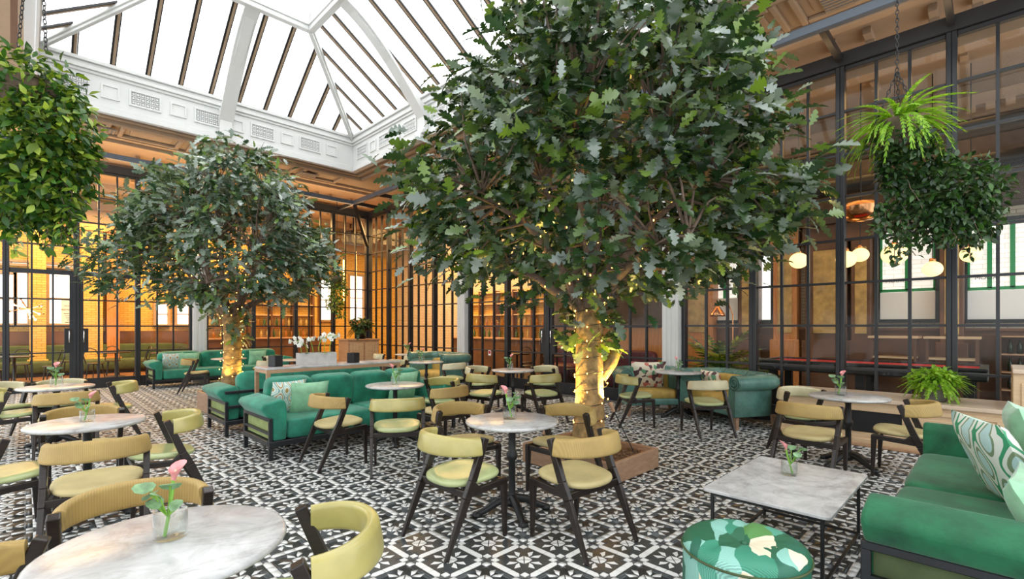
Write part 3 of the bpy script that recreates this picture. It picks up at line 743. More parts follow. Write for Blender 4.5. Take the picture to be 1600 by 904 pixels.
# brown panelled dado, added dark panel for the dim void above the windows and cornice on the far bar wall
struct(MB().span((12.86, Y0, 0), (13.0, 10.3, 1.42)).span((12.80, Y0, 1.42), (13.0, 10.3, 1.47)).build('wall_dado', K['brown_wall']), 'dark timber dado under the bar windows')
struct(MB().span((12.4, Y0, 3.75), (13.0, 10.3, 5.35)).build('wall_dim_band', K['dark_wall']), 'dark bulkhead above the bar windows')
co = struct(MB().span((12.3, Y0, 5.35), (13.0, 10.3, 5.5)).span((12.15, Y0, 5.5), (13.0, 10.3, 5.7)).build('trim_cornice', K['cream_paint']), 'cream dentil cornice over the bar')
dm = MB().box((0, 0, 0), (.1, .12, .14)).mesh('dentil', K['cream_paint'])
for i in range(50):
    o = bpy.data.objects.new('dentil', dm); COL.objects.link(o); o.parent = co; o.location = (12.12, Y0+.2+i*.25, 5.42)
for i, (xx, zz, r) in enumerate(((11.6, 4.3, .16), (11.2, 4.75, .10), (10.3, 4.6, .07))):
    tag(MB().tube([(xx, Y0+.2, zz), (xx, 10.2, zz)], r, 12).build('ceiling_duct', K['black' if i else 'steel']), ('wide black air duct under the bar ceiling', 'middle dark pipe under the bar ceiling', 'thin dark pipe close behind the bar glass')[i], 'duct', 'bar ceiling ducts')
for k, y in enumerate((1.2, 3.35, 5.1)):
    for xx, zz in ((11.6, 4.46),):
        pass
# carved timber pilasters on the bar wall
def pilaster(n, y, w, m):
    o = MB().span((12.62, y-w/2, 0), (12.99, y+w/2, 3.75)); o.span((12.56, y-w/2-.06, 0), (12.62, y+w/2+.06, 1.2)); o.span((12.56, y-w/2-.05, 3.4), (12.62, y+w/2+.05, 3.75))
    o = struct(o.build('trim_pilaster_%d' % n, K[m], bevel=.015), 'brown pilaster on the bar wall')
    MB().span((12.60, y-w*.3, 1.35), (12.62, y+w*.3, 3.2)).build('raised_panel', K['amber'], o, bevel=.008)
for n, (p, w, m) in enumerate(((1090, .8, 'orange_wood'), (1168, .45, 'brown_wall'), (1226, .5, 'orange_wood'), (1290, .8, 'brown_wall'), (1345, .35, 'brown_wall'), (1487, .35, 'brown_wall'))): pilaster(n+1, onx(12.62, p, 500).y, w, m)
# globe pendants
def globe(x, y, r, lab, X=10.8):
    p = onx(X, x, y); t = thing('globe_pendant', lab, 'pendant lamp', p, 0, 'globe pendants over the bar')
    MB().puff((0, 0, 0), (2*r, 2*r, 1.8*r), 1, 1, 20, 12).build('globe', K['globe'], t); MB().lathe([(.0, r*.88), (.05, r*.88), (.045, r*.9+.05), (0, r*.9+.06)], 12).build('cap', K['copper'], t)
    MB().tube([(0, 0, r*.9+.05), (0, 0, SZ-p.z-.01)], .008, 6).build('cord', K['black'], t)
globe(1248, 407, .17, 'lit globe pendant half hidden by the right side of the big tree'); globe(1322, 405, .17, 'front globe of the pair beside the thick steel post'); globe(1344, 398, .15, 'rear globe of the pair beside the thick steel post', 11.6)
globe(1398, 397, .20, 'largest lit globe pendant before the bar window'); globe(1457, 420, .15, 'low flat globe pendant left of the right hand window', 11.4); globe(1517, 397, .15, 'globe pendant below the hanging basket', 11.4)
p = onx(10.4, 1345, 328); t = thing('mesh_pendant', 'large copper mesh dome pendant behind the glass', 'pendant lamp', p)
MB().lathe([(.30, .05), (.30, 0), (.27, -.10), (.19, -.17), (.08, -.20), (0, -.205)], 28).build('dome', K['copper'], t)
MB().lathe([(.30, .05), (.24, .12), (.10, .16), (0, .17)], 28).build('upper_dome', K['copper'], t); MB().puff((.1, -.27, .06), (.06, .06, .06), 1, 1, 10, 8).build('bulb', K['filament'], t); MB().tube([(0, 0, .16), (0, 0, SZ-p.z-.01)], .01, 6).build('cord', K['black'], t)
# long table with red cloth, high tables, bottle shelf
t = thing('billiard_table', 'long dark table with red cloth top behind the glass', 'table', (10.1, 1.6, 0))
MB().span((-.6, -1.5, .72), (.6, 1.5, .86)).build('body', K['black'], t, bevel=.02); MB().span((-.5, -1.4, .86), (.5, 1.4, .875)).build('cloth', K['red_cloth'], t)
m = MB(); m.span((-.6, -1.5, .86), (-.5, 1.5, .905)); m.span((.5, -1.5, .86), (.6, 1.5, .905)); m.span((-.5, -1.5, .86), (.5, -1.4, .905)); m.span((-.5, 1.4, .86), (.5, 1.5, .905)); m.build('rail', K['black'], t, bevel=.01)
for x in (-.45, .45):
    for y in (-1.3, 0, 1.3): MB().box((x, y, .36), (.12, .12, .72)).build('leg', K['black'], t)
for k, (p, yy) in enumerate(((1398, 522), (1488, 518))):
    c = onx(11.9, p, yy); t = thing('high_table', ('pale topped high table under the bar window', 'pale topped high table right of the bar window')[k], 'table', (c.x, c.y, 0), 0, 'high tables in the bar')
    MB().span((-.3, -.38, 1.28), (.3, .38, 1.32)).build('table_top', K['oak'], t); 
    for x in (-.25, .25):
        for y in (-.33, .33): MB().box((x, y, .64), (.04, .04, 1.28)).build('leg', K['brown_wall'], t)
    MB().span((-.25, -.33, .9), (.25, .33, .93)).build('shelf', K['oak'], t)
t = thing('bottle_shelf', 'dark shelving unit with rows of bottles behind the glass', 'shelf', (12.6, -.75, 0))
m = MB(); m.span((-.2, -.75, 0), (.2, -.71, 1.35)); m.span((-.2, .71, 0), (.2, .75, 1.35)); m.span((.17, -.71, 0), (.2, .71, 1.35)); m.build('carcase', K['brown_wall'], t)
for z in (.35, .67, .99, 1.31): MB().span((-.2, -.71, z), (.17, .71, z+.025)).build('shelf_board', K['cabinet'], t)
bt = MB().lathe([(0, 0), (.034, 0), (.036, .14), (.014, .19), (.013, .25), (0, .25)], 8).mesh('bottle', mat('dark_bottle_glass', (.02, .03, .02), .15))
nb = 0
for z in (.375, .695, 1.015):
    for i in range(11):
        o = bpy.data.objects.new('wine_bottle', bt); COL.objects.link(o); o.location = (12.55, -.75-.6+.12*i, z); tag(o, 'dark wine bottle standing in the bar shelving unit', 'bottle', 'bottles in the bar shelving')
# booths behind the bar double door
bo = struct(MB().span((11.25, 5.9, 0), (11.35, 9.6, 1.50)).span((11.15, 5.9, 1.50), (11.4, 9.6, 1.56)).build('wall_booth', K['brown_wall']), 'orange boarded partition behind the bar double door')
bme2 = MB().box((0, 0, 0), (.03, .115, 1.45)).mesh('board', K['orange_wood'])
for i in range(30):
    o = bpy.data.objects.new('board', bme2); COL.objects.link(o); o.parent = bo; o.location = (11.235, 5.97+i*.12, .75)
def booth(lab, u, v, w):
    t = thing('booth_seat', lab, 'sofa', (u, v, 0), PI/2, 'burgundy booth seats')
    MB().puff((0, 0, .27), (w, .75, .42), .2, .3).build('seat', K['burgundy'], t); MB().puff((0, -.32, .55), (w, .24, .75), .2, .3).build('backrest', K['burgundy'], t); MB().box((0, 0, .05), (w*.9, .6, .1)).build('plinth', K['black'], t)
booth('burgundy velvet booth seat right of the big tree trunk', 10.2, 6.35, 1.3); booth('burgundy velvet booth seat far behind the door table', 10.6, 8.55, 1.2)
def dark_table(lab, u, v, g):
    t = thing('dark_table', lab, 'table', (u, v, 0), .2, g)
    MB().lathe([(0, .72), (.36, .72), (.37, .735), (.36, .75), (0, .75)], 28).build('table_top', K['chairwood'], t); MB().lathe([(.24, 0), (.24, .02), (.03, .05), (.025, .70), (.1, .72)], 14).build('pedestal', K['black'], t)
def bent_chair(lab, u, v, rz, g):
    t = thing('bentwood_chair', lab, 'chair', (u, v, 0), rz, g)
    MB().lathe([(0, .44), (.19, .44), (.2, .455), (.19, .47), (0, .47)], 18).build('seat', K['chairwood'], t)
    for a in (.8, 2.34, 3.94, 5.48): MB().tube([(.15*math.cos(a), .15*math.sin(a), .45), (.22*math.cos(a), .22*math.sin(a), 0)], [.017, .012], 6).build('leg', K['chairwood'], t)
    MB().tube([(-.17, -.12, .46), (-.19, -.19, .70), (-.12, -.22, .86), (0, -.23, .90), (.12, -.22, .86), (.19, -.19, .70), (.17, -.12, .46)], .014, 8).build('backrest', K['chairwood'], t)
GB = 'dark tables and chairs in the bar'
dark_table('dark round table behind the far leaf of the bar door', 9.75, 8.1, GB); dark_table('dark round table left of the bar door', 9.8, 9.6, GB)
bent_chair('bentwood chair just behind the bar door handles', 9.5, 7.4, .4, GB); bent_chair('bentwood chair deeper behind the bar door', 10.2, 7.45, 2.0, GB); bent_chair('bentwood chair left of the bar door behind the glass', 9.5, 8.9, .9, GB); bent_chair('bentwood chair farthest left behind the bar screen', 10.35, 9.75, 2.4, GB)
struct(MB().span((12.2, 6.2, 1.56), (12.3, 10.3, 5.3)).build('wall_bar_back', K['dark_wall']), 'dark wall behind the booths')
# copper floor lamp and palm
c = onx(10.3, 1145, 520); t = thing('floor_lamp', 'copper floor lamp with bent arm and dome shade behind the glass', 'floor lamp', (c.x, c.y, 0), 0)
Rv = Vector((.707, -.707, 0))
MB().lathe([(0, 0), (.16, 0), (.16, .025), (.02, .04), (0, .04)], 20).build('base', K['copper'], t); MB().tube([(0, 0, .03), (0, 0, 1.75)], .014, 8).build('pole', K['copper'], t)
MB().tube([(0, 0, 1.74), (-.06, .06, 1.98), (-.16, .16, 2.02), (-.22, .22, 1.90)], .013, 8).build('arm', K['copper'], t); MB().lathe([(.03, .02), (.06, -.02), (.14, -.14), (.15, -.19), (.14, -.19), (.05, -.04), (.02, 0)], 20, (-.22, .22, 1.90)).build('shade', K['copper'], t)
c = onx(10.0, 1118, 560)
palm_at = (c.x, c.y)
# ---- dining room behind the far glass
YB = 21.2
def ewin(pa, pb, ya, yb, lab, **kw):
    A, B = ony(YB, pa, ya), ony(YB, pb, yb); day_window('x', YB, min(A.x, B.x), max(A.x, B.x), min(A.z, B.z), max(A.z, B.z), lab, **kw)
    return A, B
LW = dict(frame='cream_paint', cols=1, rows=2)
ewin(-40, 22, 425, 506, 'daylit dining room window at the left picture edge', **LW); ewin(26, 44, 425, 506, 'narrow daylit dining room window left of the door', **LW); A, B = ewin(76, 121, 425, 506, 'daylit dining room window with a white notice, seen through the door', **LW)
ewin(-40, 121, 405, 418, 'long transom window over the dining room windows', frame='cream_paint', cols=6, rows=1)
ewin(243, 262, 474, 507, 'small daylit window right of the left door screen', **LW); ewin(276, 299, 474, 507, 'daylit window just left of the white pillar', **LW); ewin(500, 520, 436, 500, 'daylit window behind the hanging plant', **LW); ewin(546, 566, 430, 500, 'daylit window left of the corner post', **LW)
# notice with lettering
na = thing('window_notice', 'white notice with dark lettering on the dining room window', 'sign', (0, 0, 0)); x0, x1 = A.x+(B.x-A.x)*.42, A.x+(B.x-A.x)*.98
MB().span((x0, 21.09, 1.58), (x1, 21.10, 2.35)).build('sheet', K['paper'], na)
def text(body, c, size, parent, name, m='ink', rot=(PI/2, 0, 0)):
    cu = bpy.data.curves.new(name, 'FONT'); cu.body = body; cu.size = size; cu.align_x = 'CENTER'; cu.extrude = .002
    tmp = bpy.data.objects.new(name, cu); me = bpy.data.meshes.new_from_object(tmp); bpy.data.objects.remove(tmp)
    o = bpy.data.objects.new(name, me); COL.objects.link(o); o.location = c; o.rotation_euler = rot; o.parent = parent; me.materials.clear(); me.materials.append(K[m]); return o
text('RESTAURANT', ((x0+x1)/2, 21.085, 2.02), .13*(x1-x0)/.75, na, 'lettering')
for k, (w, z) in enumerate(((.7, 2.16), (.75, 1.92), (.6, 1.85), (.5, 1.78), (.3, 1.71), (.6, 1.64))): MB().span(((x0+x1)/2-w*(x1-x0)/2*.9, 21.083, z-.008), ((x0+x1)/2+w*(x1-x0)/2*.9, 21.089, z+.008)).build('small_print', K['pot'], na)
# brick piers
for n, (pa, pb) in enumerate(((46, 72), (126, 160), (166, 186), (300, 330), (400, 425), (455, 492))):
    A, B = ony(20.9, pa, 500), ony(20.9, pb, 500)
    o = struct(MB().span((A.x, 20.7, 0), (B.x, 21.19, 4.6)).span((A.x-.06, 20.64, 4.6), (B.x+.06, 21.19, 4.85)).span((A.x-.05, 20.65, 0), (B.x+.05, 21.19, .5)).build('trim_pier_%d' % (n+1), K['brick_gold' if n != 2 else 'orange_wood'], bevel=.01), 'yellow glazed brick pier in the dining room')
struct(MB().span((X0, 20.9, 4.85), (13, 21.2, 5.3)).span((X0, 20.7, 5.3), (13, 21.2, 5.55)).build('trim_dining_cornice', K['cream_paint']), 'cream cornice in the dining room')
struct(MB().span((X0, 21.08, 0), (5, 21.19, 1.35)).build('wall_dining_dado', K['brown_wall']), 'timber dado under the dining room windows')
GD = 'dark tables and chairs in the dining room'
for k, (u, v) in enumerate(((-.2, 17.6), (1.9, 18.6), (-.6, 19.6), (2.9, 17.2))):
    dark_table(('dark dining table behind the left door leaf', 'dark dining table behind the right door leaf', 'dark dining table at the far left windows', 'dark dining table left of the white pillar')[k], u, v, GD)
for k, (u, v, r) in enumerate(((-.5, 17.0, .3), (.5, 17.6, 1.8), (1.4, 18.1, -.6), (2.5, 18.5, 1.7), (1.9, 19.3, 3.1), (-.1, 19.1, .2), (2.6, 16.7, -.4), (3.3, 17.6, 2.4), (.9, 19.7, 1.2))):
    bent_chair(('bentwood dining chair nearest behind the left door leaf', 'bentwood dining chair behind the middle of the door', 'bentwood dining chair left of the right hand door table', 'bentwood dining chair right of the right hand door table', 'bentwood dining chair beyond the right hand door table', 'bentwood dining chair at the far left window table', 'bentwood dining chair near the white pillar, left side', 'bentwood dining chair near the white pillar, right side', 'lone bentwood dining chair beneath the window notice')[k], u, v, r, GD)
# lit back bar in the corner, seen through both screens
def backbar(lab, u0, u1, v0, v1, axis):
    c = ((u0+u1)/2, (v0+v1)/2); t = thing('back_bar', lab, 'shelving', (c[0], c[1], 0)); w = (u1-u0)/2; d = (v1-v0)/2
    MB().span((-w, -d, 0), (w, d, 1.05)).build('counter', K['brown_wall'], t); MB().span((-w-.05, -d-.05, 1.05), (w+.05, d+.05, 1.10)).build('counter_top', K['cabinet'], t)
    for k in range(4):
        z = 1.1+.42*k
        if axis == 'x': MB().span((-w, d-.22, z+.40), (w, d, z+.43)).build('shelf', K['oak'], t)
        else: MB().span((w-.22, -d, z+.40), (w, d, z+.43)).build('shelf', K['oak'], t)
    n = 5
    for i in range(n+1):
        if axis == 'x': xx = -w+2*w*i/n; MB().span((xx-.03, d-.24, 1.1), (xx+.03, d, 2.85)).build('upright', K['brown_wall'], t)
        else: yy = -d+2*d*i/n; MB().span((w-.24, yy-.03, 1.1), (w, yy+.03, 2.85)).build('upright', K['brown_wall'], t)
    if axis == 'x': MB().span((-w, d-.02, 1.1), (w, d, 2.85)).build('back_panel', K['brick_gold'], t)
    else: MB().span((w-.02, -d, 1.1), (w, d, 2.85)).build('back_panel', K['brick_gold'], t)
    return t
backbar('lit golden back bar beyond the far glass right of the pillar', 4.2, 8.2, 19.0, 19.7, 'x'); backbar('lit golden back bar beyond the right glass near the corner', 11.9, 12.7, 10.6, 15.2, 'y')
bm2 = {}
for k, col in enumerate(((.35, .14, .02), (.05, .12, .03), (.5, .36, .12))): bm2[k] = MB().lathe([(0, 0), (.045, 0), (.048, .18), (.018, .25), (.016, .32), (0, .32)], 8).mesh('bottle', mat('spirit_bottle_%d' % k, col, .15))
random.seed(3)
for i in range(34):
    o = bpy.data.objects.new('spirit_bottle', bm2[random.randrange(3)]); COL.objects.link(o); o.location = (4.35+.112*i, 19.57, 1.1 if i % 2 else 1.53); tag(o, 'small spirit bottle on the far lit back bar', 'bottle', 'bottles on the far back bar')
for i in range(30):
    o = bpy.data.objects.new('spirit_bottle', bm2[random.randrange(3)]); COL.objects.link(o); o.location = (12.57, 10.75+.145*i, 1.1 if i % 2 else 1.53); tag(o, 'small spirit bottle on the back bar near the corner', 'bottle', 'bottles on the corner back bar')
for k, (p, y0, y1) in enumerate(((556, 392, 475), (537, 405, 470))):
    a, b = ony(17.8, p, y0), ony(17.8, p, y1); t = thing('tube_lamp', ('bright vertical tube lamp left of the corner post', 'second vertical tube lamp behind the hanging plant')[k], 'lamp', b)
    MB().tube([(0, 0, 0), (0, 0, a.z-b.z)], .025, 8).build('tube', K['filament'], t); MB().tube([(0, 0, a.z-b.z), (0, 0, SZ-b.z-.01)], .01, 6).build('cord', K['black'], t); MB().lathe([(.04, 0), (.04, .12), (0, .13)], 10, (0, 0, a.z-b.z-.02)).build('cap', K['black'], t)
c = ony(18.2, 43, 482); t = thing('star_pendant', 'brass star shaped pendant lamp behind the left door leaf', 'pendant lamp', c)
random.seed(2)
for k in range(16):
    d = Vector((random.uniform(-1, 1), random.uniform(-1, 1), random.uniform(-.6, .6))).normalized()*.34; MB().tube([(0, 0, 0), d], .012, 5).puff(d, (.06, .06, .06), 1, 1, 8, 5).build('ray', K['filament'] if k % 3 == 0 else K['copper'], t)
MB().tube([(0, 0, 0), (0, 0, SZ-c.z-.01)], .01, 6).build('cord', K['black'], t)
c = ony(18.4, 552, 372); t = thing('projector_box', 'black box speaker hung by the corner post behind the glass', 'speaker', c); MB().box((0, 0, 0), (.7, .5, .5), .3).build('housing', K['black'], t, bevel=.03); MB().tube([(0, 0, .24), (0, 0, SZ-c.z-.01)], .03, 8).build('hanger', K['black'], t)

t = thing('banquette', 'long dark banquette under the dining room windows', 'bench', (1.2, 20.55, 0))
MB().puff((0, -.05, .28), (6.0, .6, .36), .06, .3).build('seat', K['olive_dark'], t); MB().puff((0, .26, .62), (6.0, .2, .62), .06, .3).build('backrest', K['olive_dark'], t); MB().span((-2.95, -.25, 0), (2.95, .3, .1)).build('plinth', K['black'], t)
c = onx(8.44, 765, 551); o = thing('door_sticker', 'small white and red sticker on the glass left of the bar door', 'sign', c); MB().box((0, 0, 0), (.004, .10, .13)).build('card', K['paper'], o); MB().box((-.004, 0, .015), (.004, .07, .07)).build('red_mark', K['red_cloth'], o)
for k, (p, yy) in enumerate(((1398, 441), (1540, 436))):
    c = onx(12.90, p, yy); o = thing('window_lettering', ('small reversed word on the left bar window', 'small reversed word on the right bar window')[k], 'lettering', c); text('ROOM', (0, 0, 0), .10, o, 'letters', rot=(PI/2, 0, PI/2))
# ---------------------------------------------------------------- furniture
def rrect(w, h, r, n=3):
    out = []
    for cx, cy, a0 in ((w/2-r, h/2-r, 0), (-w/2+r, h/2-r, PI/2), (-w/2+r, -h/2+r, PI), (w/2-r, -h/2+r, 3*PI/2)):
        for i in range(n+1):
            a = a0+PI/2*i/n; out.append((cx+r*math.cos(a), cy+r*math.sin(a)))
    return out
def make_chair(name, seat_m, back_m):
    t = thing(name, '', 'chair')
    # seat pad: broad front, rounded back, slightly dished
    N = 36; ring_ = []
    for i in range(N):
        a = 2*PI*i/N; c, s = math.cos(a), math.sin(a)
        e = .62 if s > 0 else .80
        x = math.copysign(abs(c)**e, c)*(.246 if s > 0 else .238); y = math.copysign(abs(s)**e, s)*(.222 if s > 0 else .245)
        ring_.append((x, y))
    m = MB(); rows = [(.82, .425), (.97, .432), (1.0, .448), (.985, .463), (.92, .472), (.70, .473), (.35, .468)]
    vs = [(x*k, y*k, z+.012*(y/.22)) for k, z in rows for x, y in ring_]
    fs = [(i*N+j, i*N+(j+1) % N, (i+1)*N+(j+1) % N, (i+1)*N+j) for i in range(len(rows)-1) for j in range(N)]
    fs += [tuple(range(N))[::-1], tuple(range((len(rows)-1)*N, len(rows)*N))]
    m.add(vs, fs, 0, True); m.build('seat', seat_m, t)
    # wrap-round back
    path = []
    for i in range(29):
        a = PI*i/28
        path.append((-.262*math.cos(a), -.052-.232*max(0, math.sin(a))**.9))
    prof0 = rrect(.048, .128, .022, 3)
    m = MB(); k = len(path); n = len(prof0); vs = []
    for i, p in enumerate(path):
        a, b = path[max(i-1, 0)], path[min(i+1, k-1)]; tx, ty = b[0]-a[0], b[1]-a[1]; Lq = math.hypot(tx, ty); nx, ny = ty/Lq, -tx/Lq
        q = math.sin(PI*i/(k-1)); hs = .93+.12*q
        for o, z in prof0: vs.append((p[0]+nx*(o-.18*z), p[1]+ny*(o-.18*z), .688+.018*q+z*hs))
    m.add(vs, [(i*n+j, (i+1)*n+j, (i+1)*n+(j+1) % n, i*n+(j+1) % n) for i in range(k-1) for j in range(n)], 0, True)
    m.add(vs[:n], [tuple(range(n))], 0); m.add(vs[-n:][::-1], [tuple(range(n))], 0)
    m.build('backrest', back_m, t)
    # side frames: tapering front leg, and a raked rear leg that rises to carry the back
    for s in (-1, 1):
        m = MB(); m.bar((s*.232, .205, 0), (s*.236, .190, .42), .026, .026, (0, 1, 0), 0, .040, .050); m.build('front_leg', K['chairwood'], t, bevel=.006)
        m = MB(); pts = [((s*.262, -.335, 0), .022, .028), ((s*.262, -.17, .36), .034, .062), ((s*.262, -.118, .47), .036, .056), ((s*.264, -.010, .742), .044, .046)]
        for (a, w0, h0), (b, w1, h1) in zip(pts, pts[1:]): m.bar(a, b, w0, h0, (0, 1, 0), 0, w1, h1)
        m.build('rear_leg', K['chairwood'], t, bevel=.005)
    m = MB()
    for s in (-1, 1):
        m.bar((s*.238, .208, .405), (s*.255, -.17, .385), .032, .048)
        m.prism([(0, 0), (.10, 0), (.0, .10)], -.015, .015, mtx=Matrix.Translation((s*.255, -.135, .40)) @ Matrix.Rotation(PI/2, 4, 'Z') @ Matrix.Rotation(PI/2, 4, 'X'))
    m.bar((-.238, .19, .395), (.238, .19, .395), .025, .045); m.bar((-.255, -.165, .385), (.255, -.165, .385), .03, .05)
    m.build('seat_frame', K['chairwood'], t, bevel=.006)
    return t
leather, fabric, cream = (make_chair('armchair', K['seat_green'], K['back_green']), [False]), (make_chair('armchair', K['seat_tan'], K['back_tan']), [False]), (make_chair('armchair', K['seat_green'], K['back_cream']), [False])
def make_table(name, top_r=.375):
    t = thing(name, '', 'table')
    MB().lathe([(0, .718), (top_r-.03, .718), (top_r-.008, .724), (top_r, .734), (top_r-.004, .746), (top_r-.014, .75), (0, .75)], 48).build('table_top', K['marble'], t)
    MB().lathe([(.0, .700), (.17, .700), (.17, .717), (0, .717)], 20).build('top_plate', K['black'], t)
    MB().lathe([(.03, .05), (.055, .07), (.06, .10), (.036, .13), (.028, .18), (.028, .42), (.042, .44), (.046, .47), (.030, .50), (.028, .66), (.05, .70)], 16).build('column', K['black'], t)
    for k in range(4):
        a = PI/4+k*PI/2; c, s = math.cos(a), math.sin(a); m = MB()
        m.tube([(c*.02, s*.02, .12), (c*.12, s*.12, .10), (c*.22, s*.22, .045), (c*.285, s*.285, .022)], [.036, .034, .028, .024], 8)
        m.lathe([(0, 0), (.036, 0), (.04, .012), (.03, .035), (0, .04)], 12, (c*.29, s*.29, 0)); m.build('foot', K['black'], t)
    return t
TB = (make_table('round_table'), [False])
def make_vase(name):
    t = thing(name, '', 'vase')
    MB().lathe([(.0, .002), (.043, .002), (.046, .008), (.046, .085), (.043, .085), (.043, .012), (0, .010)], 20).build('glass_jar', K['jar'], t)
    pts = [(-.02, 0, .012), (.0, .004, .08), (.018, .010, .14), (.022, .012, .17)]
    MB().tube(pts, .0055, 6).build('stem', K['stem'], t)
    m = MB(); N = 14; vs = []
    for i in range(6):
        q = i/5
        for j in range(N):
            a = 2*PI*j/N; r = .005+.017*q**1.6*(1+.45*max(0, math.cos(a))*q); vs.append((.022+r*math.cos(a)+.012*q, .012+r*math.sin(a), .165+.045*q+.014*q*q*math.cos(a)))
    m.add(vs, [(i*N+j, i*N+(j+1) % N, (i+1)*N+(j+1) % N, (i+1)*N+j) for i in range(5) for j in range(N)], 0, True)
    f = m.build('calla_flower', K['petal'], t); MB().tube([(.024, .012, .17), (.032, .012, .200)], [.005, .003], 6).build('spadix', K['petal_cream'], f)
    for k, (x, y, z) in enumerate(((-.045, .01, .12), (-.06, -.015, .15), (-.03, -.03, .17), (-.035, .035, .14), (-.02, -.04, .11), (-.07, .02, .175))):
        m = MB().tube([(-.01, 0, .07), (x*.7, y*.7, z-.02), (x, y, z)], .0025, 4); lf_ = m
        R = Matrix.Translation((x, y, z)) @ Matrix.Rotation(k*1.1, 4, 'Z') @ Matrix.Rotation(.7, 4, 'X')
        c = [R @ Vector((.026*math.cos(a)*1.15, .020*math.sin(a), .004*math.cos(2*a))) for a in [2*PI*i/8 for i in range(8)]]
        d = [p+Vector((0, 0, .0015)) for p in c]
        lf_.add(c+d, [tuple(range(8))[::-1], tuple(range(8, 16))]+[(i, (i+1) % 8, 8+(i+1) % 8, 8+i) for i in range(8)], 1)
        lf_.build('leaf', [K['stem'], K['eucalyptus']], t)
    return t
VS = (make_vase('flower_vase'), [False])
def table(X, Y, label, vase=None, s=None, rz=.3, vpos=(0, .0), vrz=0, vs=1.0):
    u, v = room(X, Y); place(*TB, (u, v, 0), rz, label, 'round marble tables', s)
    if vase:
        du, dv = room(*vpos); place(*VS, (u+du, v+dv, .7505), vrz, vase, 'flower vases on the tables', vs)
def chair(kind, X, Y, fx, fy, label):
    u, v = room(X, Y); place(kind[0], kind[1], (u, v, 0), heading(fx, fy), label, 'wooden armchairs round the tables')
# front left table
table(-1.195, 1.69, 'round marble table in the front left corner, nearest to the viewer', 'glass jar with pink calla on the front left table', vpos=(-.02, .04), vrz=.6, vs=1.15)
chair(fabric, -1.62, 2.10, .62, -.78, 'tan ribbed armchair behind the front left table, facing the viewer')
chair(leather, -.80, 1.80, -.92, -.38, 'smooth olive leather armchair right of the front left table, cut off below')
chair(fabric, -1.55, 1.53, .86, .50, 'tan ribbed armchair at the bottom left corner of the picture')
# second left table
table(-3.36, 3.85, 'second round marble table up the left side', 'glass jar with pale calla on the second left table', vrz=.4, vs=1.05)
chair(fabric, -2.83, 3.33, -.60, .80, 'tan ribbed armchair with its back to the viewer before the second left table')
chair(leather, -2.97, 4.10, -.72, -.69, 'green leather armchair right of the second left table, facing left')
chair(fabric, -3.80, 4.32, .70, -.70, 'tan armchair tucked behind the second left table')
chair(leather, -3.62, 3.46, .62, .78, 'green leather armchair left of the second left table, cut by the picture edge')
# third left table
table(-5.74, 6.13, 'third round marble table on the left, before the dining room door', 'glass jar with white calla on the third left table', vrz=1.2, vs=1.35)
chair(fabric, -5.12, 5.60, -.66, .75, 'tan armchair with its back to the viewer at the third left table')
chair(leather, -5.32, 6.42, -.72, -.69, 'green leather armchair right of the third left table')
chair(cream, -6.15, 6.62, .55, -.83, 'pale armchair behind the third left table, next to the door')
chair(leather, -6.02, 5.85, .72, .69, 'dark framed armchair left of the third left table')
chair(cream, -6.62, 6.35, .9, -.2, 'pale armchair at the far left edge behind the third left table')
# table before the long sofa
table(-1.52, 6.33, 'round marble table in front of the long green sofa', 'glass jar with calla on the table before the long sofa', vrz=2, vs=1.2)
chair(fabric, -1.92, 5.39, .72, .69, 'tan armchair beside the long sofa, turned away to the right')
chair(leather, -1.22, 5.19, -.25, .97, 'green leather armchair seen square from behind, before the sofa table')
chair(leather, -1.05, 6.88, -.60, -.80, 'olive armchair at the far right of the sofa table')
chair(fabric, -.86, 6.12, -.80, .60, 'tan armchair at the right of the sofa table, back turned')
# centre table
table(0, 3.93, 'round marble table in the centre of the court', 'glass jar with orange pink calla on the centre table', vpos=(-.02, .03), vrz=1.6, vs=1.2)
chair(leather, -.36, 3.515, .72, .69, 'olive leather armchair at the front left of the centre table')
chair(fabric, .455, 3.48, -.65, .76, 'tan ribbed armchair at the front right of the centre table')
chair(fabric, -.43, 4.50, .62, -.78, 'tan armchair at the far left of the centre table')
chair(fabric, .45, 4.42, -.72, -.69, 'tan armchair between the centre table and the big tree')
# table in front of the bar door
table(.02, 8.5, 'small round marble table before the bar double door', 'glass jar with pink flower on the table before the bar door', vpos=(-.05, 0), vs=1.2)
chair(leather, -.42, 7.72, .6, .8, 'green leather armchair at the front left of the bar door table')
chair(leather, .47, 7.72, -.6, .8, 'green leather armchair at the front right of the bar door table')
chair(cream, -.55, 8.95, .75, -.5, 'pale armchair at the far left of the bar door table')
chair(cream, .55, 9.0, -.7, -.7, 'pale armchair at the far right of the bar door table')
# table by the tub chair
table(2.78, 8.14, 'round marble table beside the floral cushion tub chair', 'slim glass jar with green sprig on the tub chair table', vrz=1, vs=1.1)
chair(leather, 1.90, 7.46, 1.0, .05, 'green armchair in profile left of the tub chair table')
chair(cream, 2.71, 6.85, -.17, .98, 'cream armchair with its back to us before the sage leather sofa')
# table by the bench
table(3.65, 5.28, 'round marble table beside the pale oak bench', 'glass jar with pink flower on the table by the oak bench', vpos=(-.05, .05), vrz=-.6, vs=1.2)
chair(fabric, 2.95, 4.80, .77, .63, 'tan armchair in front of the bench table, behind the coffee table')
chair(cream, 3.47, 5.72, .25, -.97, 'cream armchair between the bench table and the oak bench')
chair(fabric, 3.92, 4.90, -.72, .69, 'tan armchair right of the bench table, facing left')
